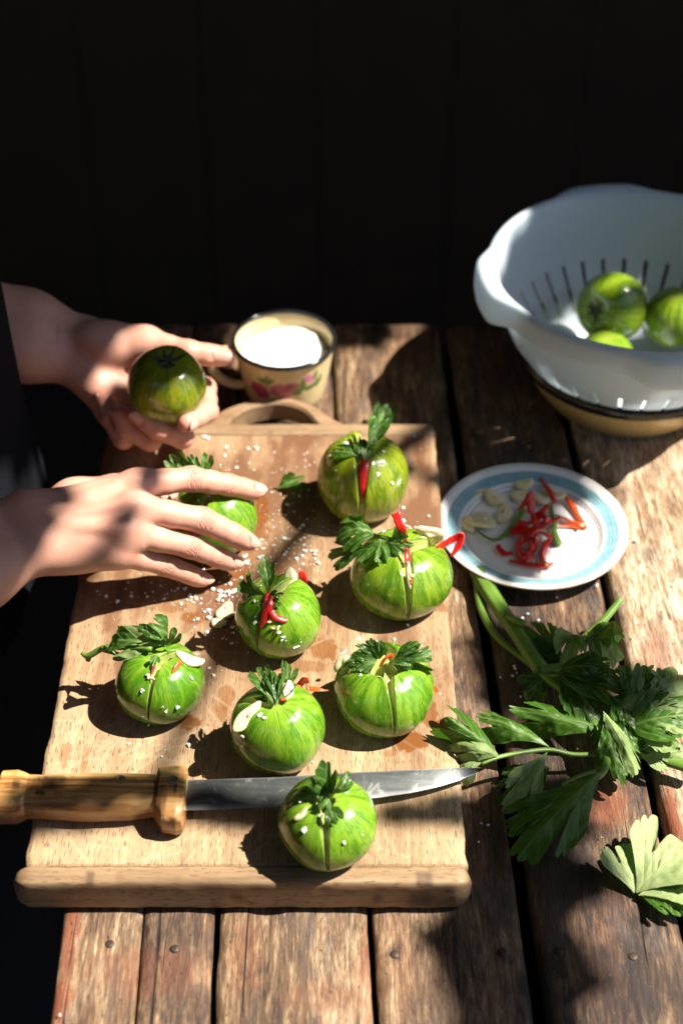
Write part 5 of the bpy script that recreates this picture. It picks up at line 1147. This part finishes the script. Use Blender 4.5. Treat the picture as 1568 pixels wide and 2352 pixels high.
# hand nearer the camera, palm down
fR = [chain([(316, 1113, .112), (440, 1100, .103), (526, 1114, .090), (598, 1129, .076)]), chain([(310, 1166, .113), (466, 1195, .092), (533, 1227, .076), (578, 1248, .059)]),
      chain([(288, 1222, .103), (436, 1254, .076), (497, 1278, .059), (543, 1294, .043)]), chain([(266, 1268, .088), (380, 1298, .063), (432, 1318, .049), (477, 1334, .037)])]
wR = P(66, 1224, .100); eR = P(-190, 1345, .085); latR = norm(fR[0][0] - fR[3][0]); axR = norm((fR[1][0] + fR[2][0]) / 2 - wR); dR = np.cross(axR, latR); dR = norm(dR if dR[2] > 0 else -dR)
latR = norm(latR - axR * (latR @ axR))
tR = [P(170, 1150, .083), P(285, 1130, .068), P(352, 1140, .056), P(398, 1150, .050)]
VR, FR_, aR, nR = build_hand(fR, tR, wR, eR, dR, latR, [(.0102, .0094, .0082, .0070), (.0102, .0096, .0084, .0072), (.0098, .0090, .0078, .0067), (.0090, .0080, .0070, .0060), (.0112, .0102, .0085)], dict(thumb_up=norm([.1, .5, .8]), hint=.9, tendons=1))
# hand further away, palm up round the tomato
fL = [chain([(368, 850, .069), (470, 893, .068), (476, 945, .079), (424, 976, .090)]), chain([(345, 915, .062), (418, 1003, .065), (362, 984, .079), (308, 946, .092)]),
      chain([(302, 945, .058), (345, 1010, .061), (292, 984, .071), (268, 940, .086)]), chain([(256, 952, .057), (284, 1008, .060), (252, 962, .072), (236, 906, .085)])]
wL = P(182, 806, .096); eL = P(-170, 705, .150); latL = norm(fL[0][0] - fL[3][0]); axL = norm((fL[1][0] + fL[2][0]) / 2 - wL); dL = np.cross(axL, latL); dL = norm(dL if dL[2] < 0 else -dL)
latL = norm(latL - axL * (latL @ axL))
tL = [P(246, 792, .103), P(335, 788, .108), P(434, 810, .108), P(512, 819, .104)]
VL, FL_, aL, nL = build_hand(fL, tL, wL, eL, dL, latL, [(.0102, .0096, .0088, .0076), (.0102, .0096, .0086, .0074), (.0098, .0092, .0082, .0070), (.0090, .0082, .0072, .0062), (.0118, .0102, .0080)], dict(thumb_up=norm([.1, .5, .8]), hint=.15))
# upper body (inside the clothes) in a coarser field
fb = Field((-.85, .45, -.35), (-.20, 1.55, .78), .012); g = fb.empty()
shL, shR = np.array([-.41, 1.17, .52]), np.array([-.41, .79, .52]); elL = np.array([eL[0] - .05, eL[1] + .02, eL[2] + .02]); elR = np.array([eR[0] - .05, eR[1] - .01, eR[2] - .0])
for s_, e_, w_ in ((shL, elL, eL), (shR, elR, eR)): fb.cone(g, s_, e_, .048, .038, .03); fb.cone(g, e_, w_, .038, .040, .02)
fb.ball(g, (-.43, .98, .36), ((1, 0, 0), (0, 1, 0), (0, 0, 1)), (.10, .165, .26), .05); fb.ball(g, (-.43, .98, .05), ((1, 0, 0), (0, 1, 0), (0, 0, 1)), (.11, .17, .22), .05)
fb.cone(g, (-.43, .98, .55), (-.42, .98, .72), .055, .050, .04)
VB, FB = fb.mesh(g); zb = np.zeros(len(VB))
V, f = join([(VR, FR_), (VL, FL_), (VB, FB)])
mk('body', V, f, MAT['skin'], person, attrs={'red': np.concatenate([aR['red'], aL['red'], zb]), 'crease': np.concatenate([aR['crease'], aL['crease'], zb])})
for q in nR[:4] + nL:
    V, f = nail_mesh(*q); mk('fingernail', V, f, MAT['nail'], person)
# clothes: dark top with sleeves, long apron skirt
def cloth(name, secs, mat, folds=8, amp=.006, n=96):
    rows = []
    for (cx_, cy_, cz_, rx, ry) in curve(secs, 70):
        cx_ += SX
        a = np.arange(n) * 2 * math.pi / n
        k = 1 + amp / max(rx, .01) * np.sin(a * folds + 3 * cz_) + .05 * (fbm(np.stack([np.cos(a) * 2 + 5, np.sin(a) * 2 + 5, 0 * a + cz_ * 9], -1), 3) - .47)
        rows.append(np.stack([cx_ + rx * np.cos(a) * k, cy_ + ry * np.sin(a) * k, np.full(n, cz_)], -1))
    V = np.array(rows).reshape(-1, 3); return mk(name, V, grid_faces(70, n, cv=True).tolist(), mat, person)
SX = .058
cloth('shirt', [(-.485, .98, .66, .06, .08), (-.485, .98, .60, .10, .19), (-.48, .98, .48, .135, .215), (-.475, .98, .30, .150, .205), (-.47, .98, .10, .150, .200), (-.465, .98, -.05, .155, .205)], MAT['cloth'])
cloth('apron', [(-.475, .97, .02, .150, .205), (-.490, .95, -.10, .150, .225), (-.495, .92, -.25, .165, .265), (-.50, .90, -.45, .17, .29), (-.50, .90, -.70, .17, .30)], MAT['denim'], 11, .010)
for s_, e_, w_ in ((shL, elL, eL), (shR, elR, eR)):
    V, f = tube([s_ + [.0, 0, .02], s_ * .5 + e_ * .5, e_, e_ * .45 + w_ * .55 + norm(w_ - e_) * .01], [.066, .060, .056, .052], 28, 40, flat=1)
    V = V + ((fbm(V * 28, 3) - .47)[:, None] * .012); mk('sleeve', V, f, MAT['cloth'], person)

# ------------------------------------------------------------------ unseen vine added to cast dapple, its leaves packed into the shade outlines
ZC = 1.50
def to_canopy(x, y, z):
    p = P(x, y, z); return (p + SUN * ((ZC - p[2]) / SUN[2]))[:2]
SHADE = [  # outline in the photograph, height at which it is read
 ([(1000, 1010), (1180, 1010), (1335, 1060), (1290, 1130), (1232, 1210), (1246, 1290), (1195, 1345), (1130, 1395), (1105, 1380), (1060, 1300), (1005, 1200)], 0),
 ([(1030, 935), (1125, 930), (1150, 1008), (1000, 1010)], 0),
 ([(1120, 1400), (1230, 1385), (1265, 1470), (1290, 1510), (1380, 1530), (1470, 1590), (1470, 1690), (1330, 1680), (1180, 1615), (1130, 1560)], 0.01),
 ([(1130, 1790), (1250, 1770), (1390, 1810), (1330, 1860), (1300, 1940), (1350, 2000), (1350, 2060), (1310, 2120), (1345, 2180), (1330, 2352), (1340, 2620), (1110, 2620), (1080, 2352), (1015, 2200), (985, 2110), (1085, 2080), (1075, 1990), (1060, 1900), (1080, 1840)], 0.0),
 ([(872, 1846), (930, 1838), (1090, 1815), (1090, 1900), (870, 1895)], ZB),
 ([(0, 1848), (180, 1835), (330, 1822), (640, 1850), (650, 1912), (500, 1905), (380, 1895), (240, 1898), (130, 1915), (60, 1935), (-60, 1940)], ZB),
 ([(280, 735), (905, 735), (900, 800), (780, 800), (640, 760), (520, 760), (480, 870), (300, 900)], 0.0),
 ([(-60, 752), (0, 748), (30, 740), (48, 700), (70, 690), (110, 700), (200, 742), (235, 775), (235, 830), (200, 850), (165, 850), (150, 860), (130, 950), (100, 950), (-60, 900)], 0.10),
 ([(285, 850), (335, 838), (385, 845), (405, 880), (395, 925), (360, 965), (250, 955), (255, 905)], 0.10),
 ([(-220, 300), (15, 300), (25, 650), (-220, 650)], 0.05), ([(-220, 765), (30, 765), (60, 1110), (-220, 1110)], 0.05),
 ([(275, 1080), (352, 1085), (340, 1150), (308, 1190), (284, 1245), (258, 1295), (200, 1295), (215, 1240), (262, 1180)], 0.105),
 ([(-60, 1120), (60, 1120), (110, 1125), (118, 1170), (80, 1240), (55, 1310), (20, 1400), (-60, 1400)], 0.10),
 ([(1150, 450), (1540, 430), (1540, 560), (1400, 585), (1360, 650), (1300, 720), (1235, 750), (1185, 745), (1178, 600)], 0.10),
 ([(912, 1050), (948, 1050), (960, 1080), (930, 1105), (905, 1085)], ZB),
 ([(150, 1000), (330, 1030), (345, 1075), (150, 1110)], ZB),
 ([(1360, 1850), (1395, 1830), (1420, 1870), (1390, 1900)], 0.0),
 ([(1485, 1480), (1530, 1470), (1568, 1540), (1500, 1540)], 0.02),
]
PY = [np.array([to_canopy(x, y, z) for x, y in pl]) for pl, z in SHADE]
def inside(pt):
    for q in PY:
        c = False; j = len(q) - 1
        for i in range(len(q)):
            if (q[i, 1] > pt[1]) != (q[j, 1] > pt[1]) and pt[0] < (q[j, 0] - q[i, 0]) * (pt[1] - q[i, 1]) / (q[j, 1] - q[i, 1]) + q[i, 0]: c = not c
            j = i
        if c: return True
    return False
h = .004; allq = np.vstack(PY); lo2, hi2 = allq.min(0) - .09, allq.max(0) + .09; nx, ny = np.ceil((hi2 - lo2) / h).astype(int) + 1
GX, GY = np.meshgrid(lo2[0] + h * np.arange(nx), lo2[1] + h * np.arange(ny), indexing='ij'); mask = np.zeros((nx, ny), bool)
for q in PY:
    m_ = np.zeros((nx, ny), bool); j = len(q) - 1
    for i in range(len(q)):
        a_, b_ = q[i], q[j]; cr_ = (a_[1] > GY) != (b_[1] > GY)
        with np.errstate(divide='ignore', invalid='ignore'): m_ ^= cr_ & (GX < (b_[0] - a_[0]) * (GY - a_[1]) / (b_[1] - a_[1]) + a_[0])
        j = i
    mask |= m_
cov = np.zeros_like(mask); vine_parts = []; r2 = np.random.default_rng(5); lc = []
for rad in (.075, .055, .042, .031, .023, .016, .011):
    want = mask & ~cov; cand = np.argwhere(want); r2.shuffle(cand)
    k = int(rad * .82 / h) + 1
    for (i, j) in (cand if rad < .03 else cand[:4000]):
        if cov[i, j]: continue
        i0, i1, j0, j1 = i - k, i + k + 1, j - k, j + k + 1
        if i0 < 0 or j0 < 0 or i1 > nx or j1 > ny: continue
        dd = (np.arange(-k, k + 1)[:, None] ** 2 + np.arange(-k, k + 1)[None] ** 2) * h * h <= (rad * .82) ** 2
        if (mask[i0:i1, j0:j1] | ~dd).all():
            cov[i0:i1, j0:j1] |= dd; lc.append((lo2[0] + h * i, lo2[1] + h * j, rad))
for (x_, y_, rad) in lc:
    c = np.array([x_, y_, ZC]) + SUN * r2.uniform(-.10, .22); nl = norm(SUN + r2.normal(size=3) * .30); a = norm(np.cross(nl, r2.normal(size=3))); b = np.cross(nl, a)
    k = 15; an = np.arange(k) * 2 * math.pi / k; rr_ = rad * (1 + .16 * np.cos(5 * an) + .08 * np.cos(10 * an + 1)) * 1.08
    ring = c + (rr_ * np.cos(an))[:, None] * a + (rr_ * np.sin(an))[:, None] * b + (np.cos(an * 2) * rad * .12)[:, None] * nl
    vine_parts.append((np.vstack([[c - nl * rad * .1], ring]), [[0, 1 + i, 1 + (i + 1) % k] for i in range(k)]))
vine = thing('added_shade_vine', (1.65, 1.45, -.755), 'leafy vine added out of view to throw the dappled shade', 'vine')
V, f = join(vine_parts); vf = mk('shade_foliage', V, f, MAT['vine'], vine, smooth=False); vf['kind'] = 'stuff'
lcn = np.array(lc); ctr = lcn[:, :2].mean(0)
V, f = join([tube([(1.75, 1.46, -.755), (1.74, 1.45, .5), (1.72, 1.40, 1.4), (1.45, 1.25, ZC + .25), (1.20, 1.0, ZC + .28), (1.08, .7, ZC + .27)], [.03, .026, .02, .014, .009, .005], 10, 50)])
mk('added_trunk', V, f, MAT['bark'], vine)
